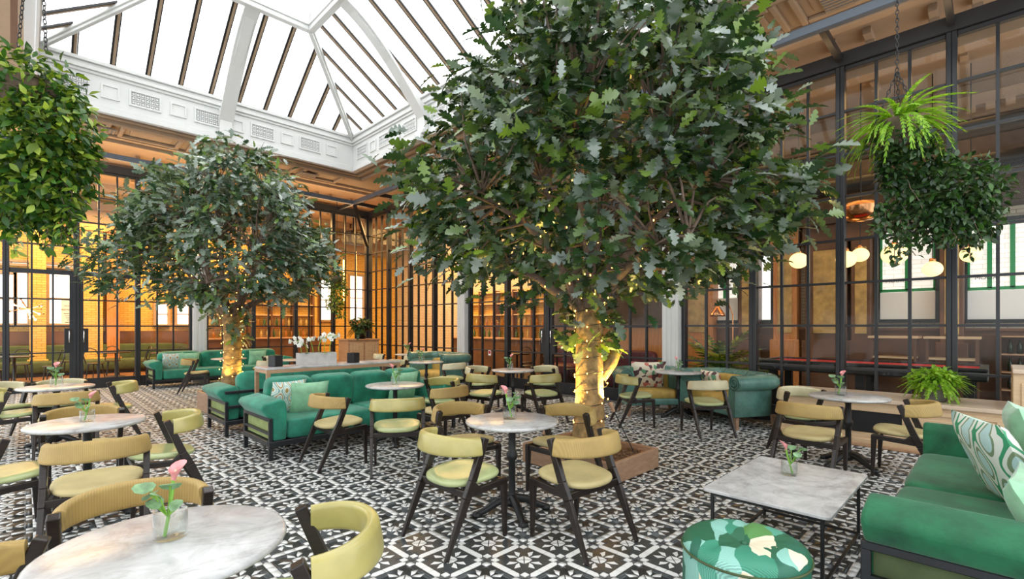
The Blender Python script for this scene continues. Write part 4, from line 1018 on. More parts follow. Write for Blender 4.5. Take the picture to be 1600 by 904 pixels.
# far tables
table(-6.75, 11.6, 'round marble table behind the left tree by the far sofa')
chair(fabric, -7.22, 11.15, .9, .4, 'tan armchair left of the left tree before the far sofa')
chair(cream, -6.25, 12.2, -.8, -.5, 'cream armchair right of the left tree trunk')
table(-4.95, 11.2, 'round marble table behind the orchid box', None)
chair(cream, -5.25, 10.65, .5, .86, 'pale armchair back seen left of the orchid box')
chair(cream, -4.55, 11.7, -.6, -.8, 'pale armchair just right of the orchid box')
table(-1.85, 10.5, 'round marble table before the dark green tub sofa by the pillar', 'glass jar of orange flowers by the dark green tub sofa', vpos=(-.1, 0), vs=1.3)
chair(cream, -1.25, 10.0, -.7, .6, 'pale armchair in front of the dark green tub sofa')
chair(cream, -2.45, 10.75, .9, -.3, 'pale armchair left of the table by the tub sofa')
table(-2.85, 13.4, 'far round marble table near the timber cabinet', 'small jar with pink flower on the farthest table', vs=1.4)
chair(cream, -2.55, 12.75, -.3, .95, 'pale armchair with its back turned at the farthest table')
chair(cream, -3.45, 13.2, .9, .2, 'pale armchair left of the farthest table')
# ---- framed sofas
def put(mb, name, m, t, loc=(0, 0, 0), rot=(0, 0, 0), **kw):
    o = mb.build(name, m, t, **kw); o.location = loc; o.rotation_euler = rot; return o
def sofa(name, label, loc, rz, Lg, vel, cush, arms=(1, 1), backing='green_back', depth=.92, seat_n=2, back_n=3, scatter=()):
    """local: front +y, width along x, origin under the middle"""
    t = thing(name, label, 'sofa', (*loc, 0), rz)
    h = Lg/2; d0, d1 = -depth/2, depth/2
    fr = MB()
    fr.span((-h, d1-.05, .155), (h, d1, .215)); fr.span((-h, d0, .155), (h, d0+.05, .215)); fr.span((-h, d0+.05, .155), (-h+.05, d1-.05, .215)); fr.span((h-.05, d0+.05, .155), (h, d1-.05, .215))
    fr.span((-h+.05, d0+.05, .185), (h-.05, d1-.05, .205)); fr.span((-h, d0, .58), (h, d0+.04, .62)); fr.span((-h+.04, d0, .38), (h-.04, d0+.03, .42))
    fr.build('base_frame', K['steel'], t, bevel=.004, seg=1)
    for sx in (-1, 1):
        for yy in (d0+.025, d1-.03): MB().box((sx*(h-.022), yy, .08), (.045, .045, .155)).build('leg', K['steel'], t, bevel=.004, seg=1)
        m = MB(); xx = sx*(h-.02)
        for yy in (d0+.025, d1-.03): m.box((xx, yy, .32), (.038, .04, .23))
        m.span((xx-.019, d0+.005, .435), (xx+.019, d1-.01, .475)); m.build('arm_frame', K['steel'], t, bevel=.004, seg=1)
        for z in (.30,): MB().span((xx-.014, d0+.045, z-.014), (xx+.014, d1-.05, z+.014)).build('slat', K['steel'], t)
        # arm pad with a flared top
        pr = [(.045, .215), (.19, .215), (.205, .50), (.195, .63), (.15, .68), (-.045, .64), (-.08, .605), (-.075, .575), (.0, .475), (.045, .46)]
        pr = [(-sx*x+sx*h, z) for x, z in pr]
        if sx < 0: pr = pr[::-1]
        m = MB(); n = len(pr); ys = [d0+.06, d1-.02]
        vs = [(x, yy, z) for yy in ys for x, z in pr]
        m.add(vs, [tuple(range(n)), tuple(range(n, 2*n))[::-1]]+[(i, n+i, n+(i+1) % n, (i+1) % n) for i in range(n)], 0, True)
        o = m.build('arm_cushion', vel, t, bevel=.035, seg=4)
        g = MB().span((xx-sx*.0205, d0+.055, .225), (xx-sx*.0245, d1-.055, .435)); g.build('arm_backing', K[backing], t)
    iw = Lg-.40
    for i in range(seat_n):
        w = iw/seat_n; put(MB().puff((0, 0, 0), (w+.005, depth-.14, .235), .16, .22, 28, 12), 'seat_cushion', vel, t, (-iw/2+w*(i+.5), .06, .325))
    for i in range(back_n):
        w = iw/back_n
        put(MB().puff((0, 0, 0), (w+.02, .22, .46), .30, .35, 28, 14), 'back_cushion', vel, t, (-iw/2+w*(i+.5), d0+.18+.012*((i*7) % 3), .635), (-.20, 0, .03*((i*5) % 3-1)))
    for (nm, mm, x, y, z, s, tilt, tw) in scatter:
        sc = MB().pillow(s, s, .17, Matrix.Identity(4)); o = put(sc, nm, K[mm], None, (0, 0, 0))
        M4 = Matrix.Translation((*loc, 0)) @ Matrix.Rotation(rz, 4, 'Z') @ Matrix.Translation((x, y, z)) @ Matrix.Rotation(tw, 4, 'Z') @ Matrix.Rotation(PI/2+tilt, 4, 'X')
        o.matrix_world = M4; sofa.sc.append(o)
    return t
sofa.sc = []
CU = 'green sofa scatter cushions'
# long sofa facing -y with its back to the console
S2 = sofa('sofa', 'long jade green velvet sofa with black metal frame before the console', (3.22, 6.17), PI, 2.62, K['green_velvet2'], None, seat_n=2, back_n=4,
     scatter=[('scatter_cushion', 'ogee2', .93, -.07, .62, .46, -.30, .25), ('scatter_cushion', 'mint', .70, .04, .60, .46, -.32, -.12), ('scatter_cushion', 'mint', -.72, -.04, .62, .46, -.28, 0)])
for o, l in zip(sofa.sc, ('patterned blue and tan scatter cushion at the left end of the long sofa', 'plain mint scatter cushion leaning at the left end of the long sofa', 'plain mint scatter cushion at the right end of the long sofa')): tag(o, l, 'cushion', CU)
sofa.sc.clear()
S4 = sofa('sofa', 'jade green sofa behind the console, turned away from the viewer', (3.22, 7.86), 0, 2.62, K['green_velvet2'], None, seat_n=2, back_n=3)
S3 = sofa('sofa', 'jade green sofa against the far glass wall behind the left tree', (3.75, 14.75), PI, 3.2, K['green_velvet2'], None, seat_n=2, back_n=3,
     scatter=[('scatter_cushion', 'ogee2', 1.14, 0, .62, .46, -.28, .2), ('scatter_cushion', 'mint', .78, .03, .62, .46, -.3, 0), ('scatter_cushion', 'mint', -.85, .03, .62, .46, -.3, 0)])
for o, l in zip(sofa.sc, ('patterned scatter cushion at the left end of the far sofa', 'mint scatter cushion on the far sofa, left of the tree trunk', 'mint scatter cushion on the far sofa, right of the tree trunk')): tag(o, l, 'cushion', CU)
sofa.sc.clear()
S1 = sofa('sofa', 'emerald green velvet sofa in the right foreground', (4.24, .0), 0, 2.80, K['green_velvet'], None, backing='olive_dark', depth=.96, seat_n=2, back_n=2,
     scatter=[('scatter_cushion', 'ogee', -.03, .0, .67, .60, -.42, .40), ('scatter_cushion', 'mint', -.93, -.17, .60, .50, -.50, -.1), ('scatter_cushion', 'mint', .62, -.14, .74, .46, -.3, .1)])
for o, l in zip(sofa.sc, ('large green and white ogee patterned cushion on the foreground sofa', 'plain mint cushion at the right edge of the foreground sofa', 'mint cushion behind the ogee cushion on the foreground sofa')): tag(o, l, 'cushion', CU)
# ---- rolled arm leather seats
def chesterfield(name, label, cat, X, Y, fx, fy, Lg, dp, leath, seatm, h=.74):
    u, v = room(X, Y); t = thing(name, label, cat, (u, v, 0), heading(fx, fy))
    hw = Lg/2-.11; y0, y1 = -dp/2+.12, dp/2; r = .22; path = [(hw, y1)]
    for i in range(9): a = i/8*PI/2; path.append((hw-r+r*math.cos(a), y0+r-r*math.sin(a)))
    for i in range(9): a = PI/2+i/8*PI/2; path.append((-hw+r+r*math.cos(a), y0+r-r*math.sin(a)))
    path.append((-hw, y1)); path = path[::-1]
    prof = [(-.07, .16), (.085, .16), (.10, h-.20), (.105, h-.14)]
    m = MB(); m.sweep(path, [(-.09, .19), (.06, .19), (.065, h-.16), (-.08, h-.16)]); m.build('shell', leath, t, bevel=.02)
    m = MB(); rp = [(.05+.125*math.cos(2*PI*i/16), h-.115+.115*math.sin(2*PI*i/16)) for i in range(16)]; m.sweep(path, rp); o = m.build('rolled_arm', leath, t)
    for sx in (1, -1):
        m = MB(); N = 40; pts = []
        for i in range(N): a = i/N*2.6*2*PI; rr = .108*(1-i/N)+.008; pts.append((sx*(hw+.05)+rr*math.cos(a)*sx, y1+.006, h-.115+rr*math.sin(a)))
        m.tube(pts, .008, 6); m.build('scroll', leath, t)
    nb = max(4, int(Lg/.13)); pl = MB()
    for i in range(nb):
        xx = -hw+.12+(2*hw-.24)*i/(nb-1); pl.tube([(xx, y0+.10, h-.20), (xx, y0+.085, h-.06), (xx, y0+.02, h+.002), (xx, y0-.06, h-.02)], .006, 5)
    pl.build('pleats', leath, t)
    MB().span((-hw+.09, y0+.07, .19), (hw-.09, y1-.01, .30)).build('seat_base', leath, t, bevel=.03)
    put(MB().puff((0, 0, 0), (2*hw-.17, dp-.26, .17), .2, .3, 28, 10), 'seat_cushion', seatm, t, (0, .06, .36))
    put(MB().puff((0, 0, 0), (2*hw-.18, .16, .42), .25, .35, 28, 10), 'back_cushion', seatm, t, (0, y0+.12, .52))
    for sx in (1, -1):
        for yy in (y0, y1-.08): m = MB().bar((sx*(hw-.02), yy, .20), (sx*(hw-.0), yy, 0), .06, .06, (0, 1, 0), 0, .038, .038); m.build('foot', K['planter'], t)
    return t
chesterfield('leather_sofa', 'sage green leather sofa with rolled arms and gold seat by the bar glass', 'sofa', 3.43, 7.74, -.97, -.24, 1.5, .84, K['leather_green'], K['leather_warm_lit'], .80)
tubc = chesterfield('tub_armchair', 'sage leather tub armchair with floral cushion before the pillar', 'armchair', 2.40, 8.48, .05, -1.0, 1.15, .80, K['leather_green'], K['leather_warm_lit'], .80)
chesterfield('tub_sofa', 'dark green leather tub sofa beside the far pillar', 'sofa', -1.72, 11.75, -.75, -.66, 1.6, .85, K['leather_green'], K['leather_warm_lit'], .88)
def cushion(label, mm, X, Y, z, fx, fy, s, tilt=-.25):
    o = MB().pillow(s, s*.8, .17, Matrix.Identity(4)).build('scatter_cushion', K[mm]); u, v = room(X, Y)
    o.matrix_world = Matrix.Translation((u, v, z)) @ Matrix.Rotation(heading(fx, fy), 4, 'Z') @ Matrix.Rotation(PI/2+tilt, 4, 'X'); tag(o, label, 'cushion', CU)
cushion('cream floral scatter cushion on the sage tub armchair', 'floral', 2.36, 8.47, .66, .05, -1, .62)
cushion('floral scatter cushion at the far end of the sage leather sofa', 'floral', 3.32, 8.10, .60, -.97, -.24, .45)
# ---- coffee table and pouffe
t = thing('coffee_table', 'low rectangular marble coffee table on thin black frame', 'table', (3.67, 1.01, 0))
m = MB().prism([(x+0, y+0) for x, y in rrect(1.11, .72, .035, 4)], .432, .452); m.build('table_top', K['marble'], t, bevel=.004)
m = MB(); 
for z in (.415,):
    for y in (-.31, .31): m.span((-.50, y-.01, z-.012), (.50, y+.01, z+.012))
    for x in (-.50, .50): m.span((x-.01, -.31, z-.012), (x+.01, .31, z+.012))
m.build('top_frame', K['black'], t)
for x in (-.5, .5):
    for y in (-.31, .31): MB().bar((x, y, 0), (x, y, .415), .018, .018).build('leg', K['black'], t)
m = MB()
for y in (-.31, .31): m.span((-.5, y-.008, .03), (.5, y+.008, .046))
for x in (-.5, .5): m.span((x-.008, -.31, .03), (x+.008, .31, .046))
m.build('floor_frame', K['black'], t)
u, v = px(1233, 742, .45).xy
place(*VS, (u, v, .4525), 2.2, 'glass jar with pink calla on the low marble coffee table', 'flower vases on the tables', 1.1)
t = thing('pouffe', 'round buttoned pouffe in banana leaf print', 'pouffe', (*room(1.16, 2.43), 0), .3)
MB().lathe([(.0, .03), (.27, .03), (.285, .06), (.29, .20), (.288, .36), (.282, .385)], 48, wob=lambda a, z: 1+.006*math.sin(12*a)).build('drum', K['leafprint'], t)
N = 48; m = MB(); prof = [(.290, .382), (.292, .400), (.280, .425), (.250, .442), (.19, .452), (.12, .450), (.06, .438), (.015, .418), (0, .415)]
vs = []; 
for r, z in prof:
    for j in range(N):
        a = 2*PI*j/N; g = -.020*math.exp(-((math.sin(2.5*a))/.14)**2)*min(1, (r/.2))*(1 if r < .28 else .2); vs.append((r*math.cos(a), r*math.sin(a), z+g))
m.add(vs, [(i*N+j, i*N+(j+1) % N, (i+1)*N+(j+1) % N, (i+1)*N+j) for i in range(len(prof)-1) for j in range(N)], 0, True); m.build('padded_top', K['leafprint'], t)
m = MB(); m.tube([(.294*math.cos(2*PI*i/48), .294*math.sin(2*PI*i/48), .388) for i in range(49)], .006, 6); m.build('piping', K['olive_dark'], t)
MB().lathe([(0, .412), (.018, .414), (.016, .425), (0, .43)], 12).build('button', K['leafprint'], t)
for k in range(4): a = k*PI/2; MB().lathe([(.02, 0), (.025, .03)], 10, (.2*math.cos(a), .2*math.sin(a), 0)).build('foot', K['black'], t)
# ---- console with orchid box and black holders
t = thing('console_table', 'long narrow console between the two green sofas', 'table', (3.22, 6.98, 0))
MB().span((-1.0, -.24, .93), (1.0, .24, .955)).build('table_top', K['marble'], t, bevel=.004); 
m = MB(); m.span((-1.0, -.24, .885), (1.0, -.215, .93)); m.span((-1.0, .215, .885), (1.0, .24, .93)); m.span((-1.0, -.215, .885), (-.98, .215, .93)); m.span((.98, -.215, .885), (1.0, .215, .93)); m.build('apron', K['cabinet'], t)
for x in (-.975, .975):
    for y in (-.22, .22): MB().box((x, y, .445), (.045, .045, .885)).build('leg', K['cabinet'], t)
MB().span((-.95, -.2, .25), (.95, .2, .275)).build('shelf', K['cabinet'], t)
t = thing('orchid_box', 'grey wooden box of white orchids on the console', 'planter', (2.98, 6.98, .9555), -.12)
m = MB(); m.span((-.26, -.09, 0), (.26, .09, .02)); m.span((-.26, -.09, .02), (.26, -.07, .17)); m.span((-.26, .07, .02), (.26, .09, .17)); m.span((-.26, -.07, .02), (-.24, .07, .17)); m.span((.24, -.07, .02), (.26, .07, .17)); m.build('box', K['grey_planter'], t)
MB().span((-.24, -.07, .10), (.24, .07, .14)).build('soil', K['soil'], t)
random.seed(5)
def orchid_flower(c):
    m = MB()
    R = Matrix.Translation(c) @ Matrix.Rotation(random.uniform(2.6, 4.2), 4, 'Z') @ Matrix.Rotation(random.uniform(-.5, .5)+PI/2, 4, 'X')
    for i in range(5):
        a = 2*PI*i/5+.3; q = [(0, 0, 0), (.022, .016, .006), (.040, .004, .002), (.024, -.016, .006)]
        vs = [R @ Vector((x*math.cos(a)-y*math.sin(a), x*math.sin(a)+y*math.cos(a), z)) for x, y, z in q]; m.add(vs, [(0, 1, 2, 3)], 0, True)
    m.puff(c, (.014, .014, .014), 1, 1, 8, 5, mat=1); return m
for k in range(6):
    x = -.20+.08*k; s = -1 if k < 3 else 1; top = .30+.08*random.random()+(.06 if k >= 3 else 0)
    pts = [(x, 0, .12), (x-.02, -.01, .24), (x-.06*(1 if k < 3 else -.3), -.03, top), (x-.13*(1 if k < 3 else -.6), -.05, top+.02)]
    MB().tube(pts, .005, 5).build('orchid_stem', K['stem'], t)
    for i in range(5):
        q = pts[2] if i < 3 else pts[3]; c = Vector((q[0]+random.uniform(-.05, .05), q[1]+random.uniform(-.05, .03), q[2]+random.uniform(-.05, .04))); orchid_flower(c).build('orchid_flower', [K['orchid'], K['petal_cream']], t)
for k in range(9):
    a = random.uniform(0, 6.28); x = -.2+.4*k/8; R = Matrix.Translation((x, 0, .14)) @ Matrix.Rotation(a, 4, 'Z'); vs = []
    for i in range(5):
        q = i/4; w = .032*math.sin(PI*min(1, q*.9+.08)); vs += [R @ Vector((.15*q, -w, .10*q-.10*q*q*.8)), R @ Vector((.15*q, w, .10*q-.10*q*q*.8))]
    MB().add(vs, [(2*i, 2*i+2, 2*i+3, 2*i+1) for i in range(4)], 0, True).build('orchid_leaf', K['ivy'], t)
def holder(lab, u, v):
    o = thing('candle_holder', lab, 'candle holder', (u, v, .9555), .4, 'black candle holders')
    m = MB(); q = .065
    for a, b in (((-q, -q), (q, -q+.01)), ((-q, q-.01), (q, q)), ((-q, -q+.01), (-q+.01, q-.01)), ((q-.01, -q+.01), (q, q-.01))): m.span((a[0], a[1], 0), (b[0], b[1], .15))
    m.span((-q, -q, 0), (q, q, .015)); m.build('glass_body', K['black'], o, bevel=.004)
    MB().lathe([(0, .015), (.035, .015), (.035, .08), (0, .08)], 16).build('candle', K['petal_cream'], o)
holder('black square candle holder left of the orchid box', 2.42, 7.0); holder('black square candle holder right of the orchid box', 3.52, 6.93)
# ---- cabinet in the far corner
t = thing('timber_cabinet', 'waist high slatted timber cabinet in the far corner', 'cabinet', (7.57, 14.52, 0))
MB().span((-.53, -.33, .06), (.53, .33, 1.07)).span((-.56, -.36, 1.07), (.56, .36, 1.11)).build('body', K['cabinet'], t, bevel=.006)
for x0, x1 in ((-.5, -.01), (.01, .5)):
    d = MB().span((x0, -.345, .12), (x1, -.33, 1.04)).build('door', K['cabinet'], t); n = 12
    for i in range(n): xx = x0+.04+(x1-x0-.08)*i/(n-1); MB().span((xx-.009, -.357, .16), (xx+.009, -.345, 1.0)).build('slat', K['oak'], d)
MB().span((-.5, -.3, 0), (.5, .3, .06)).build('plinth', K['black'], t)
# ---- oak bench along the right glass
t = thing('oak_bench', 'pale panelled oak bench with dark slot along the right glass', 'bench', (7.92, 1.02, 0))
MB().span((-.50, -1.12, .555), (.47, 1.17, .60)).build('bench_top', K['oak_top'], t, bevel=.008)
m = MB(); m.span((-.46, -1.11, .10), (.46, -.20, .555)); m.span((-.46, 1.06, .10), (.46, 1.15, .555)); m.span((-.46, -.2, .10), (.46, 1.06, .17)); m.span((-.46, -.2, .44), (.46, 1.06, .555)); m.span((-.1, -.2, .17), (.46, 1.06, .44)); m.build('body', K['oak'], t)
MB().span((-.44, -.2, .18), (-.12, 1.06, .43)).build('slot', K['black'], t)
MB().span((-.49, -1.12, .0), (.46, 1.16, .10)).build('plinth', K['oak'], t, bevel=.01)
MB().span((-.52, -1.12, .0), (-.49, 1.17, .045)).build('plinth_moulding', K['cabinet'], t, bevel=.01)
for y0, y1 in ((-1.06, -.26),):
    m = MB(); w = .05
    m.span((-.475, y0, .14), (-.46, y1, .14+w)); m.span((-.475, y0, .51-w), (-.46, y1, .51)); m.span((-.475, y0, .14+w), (-.46, y0+w, .51-w)); m.span((-.475, y1-w, .14+w), (-.46, y1, .51-w)); o = m.build('panel_frame', K['oak'], t, bevel=.004)
    MB().span((-.468, y0+.1, .24), (-.46, y1-.1, .41)).build('raised_panel', K['oak'], o, bevel=.004)
t = thing('oak_counter', 'taller pale oak counter end at the right picture edge', 'counter', (7.92, -1.05, 0))
MB().span((-.46, -.94, .0), (.46, .94, 1.0)).build('body', K['oak'], t, bevel=.006); MB().span((-.50, -.96, 1.0), (.47, .945, 1.045)).build('counter_top', K['oak_top'], t, bevel=.008)
for y0, y1 in ((-.85, .1), (.2, .88)): MB().span((-.475, y0, .15), (-.46, y1, .9)).build('panel', K['oak'], t, bevel=.01)
for x0, x1 in ((-.40, .40),): MB().span((x0, .94, .15), (x1, .944, .9)).build('side_panel', K['oak'], t)
# black spot lamp fixed to the canopy
t = thing('box_spotlight', 'black box spotlight on the canopy at the top right', 'spotlight', (7.33, -.05, 5.48))
MB().box((-.02, 0, .16), (.2, .28, .16), .4).build('housing', K['black'], t, bevel=.01); MB().bar((0, 0, 0), (0, 0, .1), .05, .05).build('bracket', K['black'], t); MB().box((-.115, -.04, .16), (.012, .18, .1), .4).build('lens', K['chrome'], t)
# ---------------------------------------------------------------- plants
def leaf_mesh(outline, fold=.25, droop=.18):
    """leaf along +x, length 1: outline = (x, half width); two rows of faces about a midrib"""
    v, f = [], []
    for x, w in outline:
        z = -droop*x*x
        v += [(x, 0, z), (x-.02, w, z+fold*w), (x-.02, -w, z+fold*w)]
    for i in range(len(outline)-1):
        a, b = 3*i, 3*i+3
        f += [(a, b, b+1, a+1), (a, a+2, b+2, b)]
    return v, f
OAK = leaf_mesh([(0, .012), (.10, .02), (.18, .12), (.25, .16), (.30, .08), (.40, .25), (.47, .27), (.51, .12), (.62, .27), (.69, .25), (.73, .11), (.84, .18), (.93, .12), (1, .0)])
OAKS = leaf_mesh([(0, .015), (.18, .14), (.28, .08), (.42, .25), (.51, .11), (.66, .25), (.74, .10), (.90, .14), (1, 0)])
OVAL = leaf_mesh([(0, .01), (.2, .17), (.45, .27), (.7, .2), (1, 0)], .15, .25)
def frames(pos, dirs, nrm, size):
    d = dirs/np.linalg.norm(dirs, axis=1, keepdims=True); n = nrm-(nrm*d).sum(1, keepdims=True)*d
    n /= np.linalg.norm(n, axis=1, keepdims=True)+1e-9; s = np.cross(n, d)
    M = np.zeros((len(pos), 4, 4)); M[:, 3, 3] = 1
    M[:, :3, 0] = d*size[:, None]; M[:, :3, 1] = s*size[:, None]; M[:, :3, 2] = n*size[:, None]; M[:, :3, 3] = pos
    return M
CAMP = np.array([0, 0, EYE])
def foliage(parent, shape, pos, out, size, material, pick=0, name='leaf', droop=.25, rnd=.65, origin=None, up=.9):
    """leaves: the nearest facing ones as single objects, the rest joined"""
    k = len(pos); d = out+rng.normal(0, rnd, (k, 3)); d[:, 2] -= droop
    n = rng.normal(0, .45, (k, 3)); n[:, 2] += up; n += out*.5
    M = frames(pos, d, n, size)
    if origin is not None: M[:, :3, 3] -= np.array(origin)
    if pick:
        dist = np.linalg.norm(pos-CAMP, axis=1)/size*.14
        idx = np.argsort(dist); sel, rest_ = idx[:pick], idx[pick:]
        me = bpy.data.meshes.new(name); me.from_pydata(shape[0], [], shape[1]); me.materials.append(material)
        me.polygons.foreach_set('use_smooth', [True]*len(shape[1])); me.update()
        for i in sel:
            o = bpy.data.objects.new(name, me); COL.objects.link(o); o.parent = parent; o.matrix_local = Matrix(M[i].tolist())
        M = M[rest_]
    return tag(many('foliage', shape[0], shape[1], material, M, parent, smooth=True), kind='stuff')
def crown_points(prof, n, base, lean=(0, 0), rmin=.45, squash=1.0):
    zs = np.array([p[0] for p in prof]); rs = np.array([p[1] for p in prof]); out = []
    zz = np.linspace(zs[0], zs[-1], 200); w = np.interp(zz, zs, rs)**1.4; w /= w.sum()
    z = rng.choice(zz, n, p=w)+rng.normal(0, .03, n); R = np.interp(z, zs, rs)
    a = rng.uniform(0, 2*PI, n); q = rmin+(1-rmin)*np.sqrt(rng.uniform(0, 1, n))
    bump = 1+.10*np.sin(3*a+z*2.1)+.08*np.sin(5*a-z*3)
    x = base[0]+lean[0]*(z-zs[0])+R*q*bump*np.cos(a); y = base[1]+lean[1]*(z-zs[0])+R*q*bump*np.sin(a)
    return np.stack([x, y, z], 1), np.stack([np.cos(a), np.sin(a), np.full(n, .05)], 1)
def make_tree(name, label, base, z0, r0, fork, prof, ncl, per, lsize, material, shape, pick, spread, seed, trunk_leaves=60, lean=(0, 0)):
    global rng
    rng = np.random.default_rng(seed); random.seed(seed)
    t = thing(name, label, 'tree', (base[0], base[1], 0))
    # trunk
    N, H = 18, 12; m = MB(); vs = []
    for i in range(H+1):
        q = i/H; z = z0+(fork-z0)*q; r = r0*(1.22-.35*min(1, q*3)*.5-.12*q+.16*max(0, q-.75)*4*.4)
        for j in range(N):
            a = 2*PI*j/N; k = 1+.07*math.sin(3*a+q*2)+.05*math.sin(7*a-q*5)+random.uniform(-.02, .02)
            vs.append((r*k*math.cos(a)+.03*math.sin(q*3), r*k*math.sin(a), z))
    m.add(vs, [(i*N+j, i*N+(j+1) % N, (i+1)*N+(j+1) % N, (i+1)*N+j) for i in range(H) for j in range(N)]+[tuple(range(H*N, H*N+N))], 0, True); m.build('trunk', K['bark'], t)
    cl, out = crown_points(prof, ncl, (0, 0), lean); zc = (prof[0][0]+prof[-1][0])/2
    limbs = []
    nl = 9
    for k in range(nl):
        a = 2*PI*k/nl+random.uniform(-.25, .25); el = (.35, .8, 1.15)[k % 3]; ln = spread*(1.0, 1.05, 1.15)[k % 3]
        s = Vector((r0*.6*math.cos(a), r0*.6*math.sin(a), fork-.10)); pts = [s]
        for i in range(1, 6):
            q = i/5; pts.append(s+Vector((math.cos(a)*math.cos(el)*ln*q, math.sin(a)*math.cos(el)*ln*q, math.sin(el)*ln*q+.18*math.sin(PI*q)))+Vector((random.uniform(-.05, .05), random.uniform(-.05, .05), 0)))
        limbs.append(pts); MB().tube(pts, [r0*.42*(1-.16*i) for i in range(6)], 8).build('limb', K['branch'], t)
    tw = MB(); allp = [p for pts in limbs for p in pts[2:]]
    for c in cl:
        cv = Vector(c); p = min(allp, key=lambda q: (q-cv).length+.6*max(0, q.z-cv.z)); mid = p.lerp(cv, .5)+Vector((random.uniform(-.08, .08), random.uniform(-.08, .08), random.uniform(0, .12)))
        tw.tube([p, mid, cv], [.016, .011, .005], 4, cap=False)
    tag(tw.build('twigs', K['branch'], t), kind='stuff')
    pos = np.repeat(cl, per, 0)+rng.normal(0, .13, (ncl*per, 3))*np.array([1.15, 1.15, .8]); o3 = np.repeat(out, per, 0)
    if trunk_leaves:
        a = rng.uniform(0, 2*PI, trunk_leaves); z = rng.uniform(fork-.55, fork+.1, trunk_leaves); rr = r0*rng.uniform(.9, 1.9, trunk_leaves)
        pos = np.concatenate([pos, np.stack([rr*np.cos(a), rr*np.sin(a), z], 1)]); o3 = np.concatenate([o3, np.stack([np.cos(a), np.sin(a), np.zeros(trunk_leaves)], 1)])
    size = lsize*rng.uniform(.7, 1.2, len(pos)); b3 = np.array([base[0], base[1], 0])
    foliage(t, shape, pos+b3, o3, size, material, pick, origin=b3)
    return t, limbs
def planter_box(label, u0, u1, v0, v1, h, t=.045):
    o = thing('tree_planter', label, 'planter', ((u0+u1)/2, (v0+v1)/2, 0)); a, b = (u1-u0)/2, (v1-v0)/2
    for q in (((-a, -b), (a, -b+t)), ((-a, b-t), (a, b)), ((-a, -b+t), (-a+t, b-t)), ((a-t, -b+t), (a, b-t))): MB().span((*q[0], 0), (*q[1], h)).build('side_board', K['planter'], o, bevel=.012)
    MB().span((-a+t, -b+t, .01), (a-t, b-t, h-.06)).build('soil', K['soil'], o)
    ch = MB().box((0, 0, 0), (.05, .03, .016)); k = 260
    M = np.tile(np.eye(4), (k, 1, 1)); R = [Matrix.Rotation(random.uniform(0, 6), 3, 'Z') @ Matrix.Rotation(random.uniform(-.6, .6), 3, 'X') for _ in range(k)]
    M[:, :3, :3] = np.array([[list(r) for r in q] for q in R]); M[:, 0, 3] = rng.uniform(-a+t+.03, a-t-.03, k); M[:, 1, 3] = rng.uniform(-b+t+.03, b-t-.03, k); M[:, 2, 3] = h-.054
    tag(many('bark_chips', ch.v, ch.f, K['soil'], M, o), kind='stuff')
    return o
BT = (4.33, 3.15)
planter_box('low timber planter box at the foot of the big tree', 3.90, 4.78, 2.56, 3.74, .21)
bt_, bl = make_tree('oak_tree', 'big oak tree with lit trunk in the centre right of the court', BT, .14, .150, 1.78,
    [(1.90, 1.15), (2.1, 1.65), (2.6, 1.88), (3.2, 1.82), (3.8, 1.55), (4.4, 1.30), (5.0, .9), (5.4, .35)], 340, 30, .19, K['oakleaf'], OAK, 300, 1.55, 4, 110, (.06, -.06))
MB().tube([(.10, -.08, .95), (.19, -.17, 1.12), (.25, -.22, 1.30)], [.075, .065, .055], 10).build('branch_stub', K['bark'], bt_)
ST = (2.62, 9.82)
planter_box('timber planter box at the foot of the left tree', 2.2, 3.05, 9.35, 10.3, .34)
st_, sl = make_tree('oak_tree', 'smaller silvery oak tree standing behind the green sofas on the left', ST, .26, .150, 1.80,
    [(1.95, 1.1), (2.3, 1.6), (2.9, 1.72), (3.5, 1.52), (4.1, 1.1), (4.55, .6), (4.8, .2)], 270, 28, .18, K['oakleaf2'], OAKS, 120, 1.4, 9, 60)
# fairy lights wound round trunks and limbs
def fairy(label, base, z0, z1, r, limbs, n):
    t = thing('fairy_lights', label, 'string lights', (base[0], base[1], 0)); pts = []
    turns = 9; N = turns*14
    for i in range(N+1):
        q = i/N; a = q*turns*2*PI; rr = r*(1.30-.14*q); pts.append(Vector((rr*math.cos(a)+.03*math.sin(q*3), rr*math.sin(a), z0+(z1-z0)*q)))
    w = MB().tube(pts, .004, 4); bl_ = []
    for i in range(0, N, 2): bl_.append(pts[i]+Vector((random.uniform(-.006, .006), random.uniform(-.006, .006), random.uniform(-.02, .02))))
    for L_ in limbs:
        lp = []
        for i in range(41):
            q = i/40*4.2; k = min(4, int(q)); p = L_[k].lerp(L_[k+1], q-k); a = i*1.25; lp.append(p+Vector((math.cos(a), math.sin(a), .3*math.sin(a)))*.06)
        w.tube(lp, .004, 4); bl_ += lp[::4]
    w.build('wire', K['black'], t)
    bs = MB().puff((0, 0, 0), (.014, .014, .020), 1, 1, 6, 4); M = np.tile(np.eye(4), (len(bl_), 1, 1)); M[:, :3, 3] = np.array([list(p) for p in bl_])
    tag(many('bulbs', bs.v, bs.f, K['fairy'], M, t), kind='stuff')
fairy('warm fairy lights wound round the big tree', BT, .22, 1.75, .150, bl, 1)
fairy('warm fairy lights wound round the left tree', ST, .36, 1.75, .150, sl, 1)
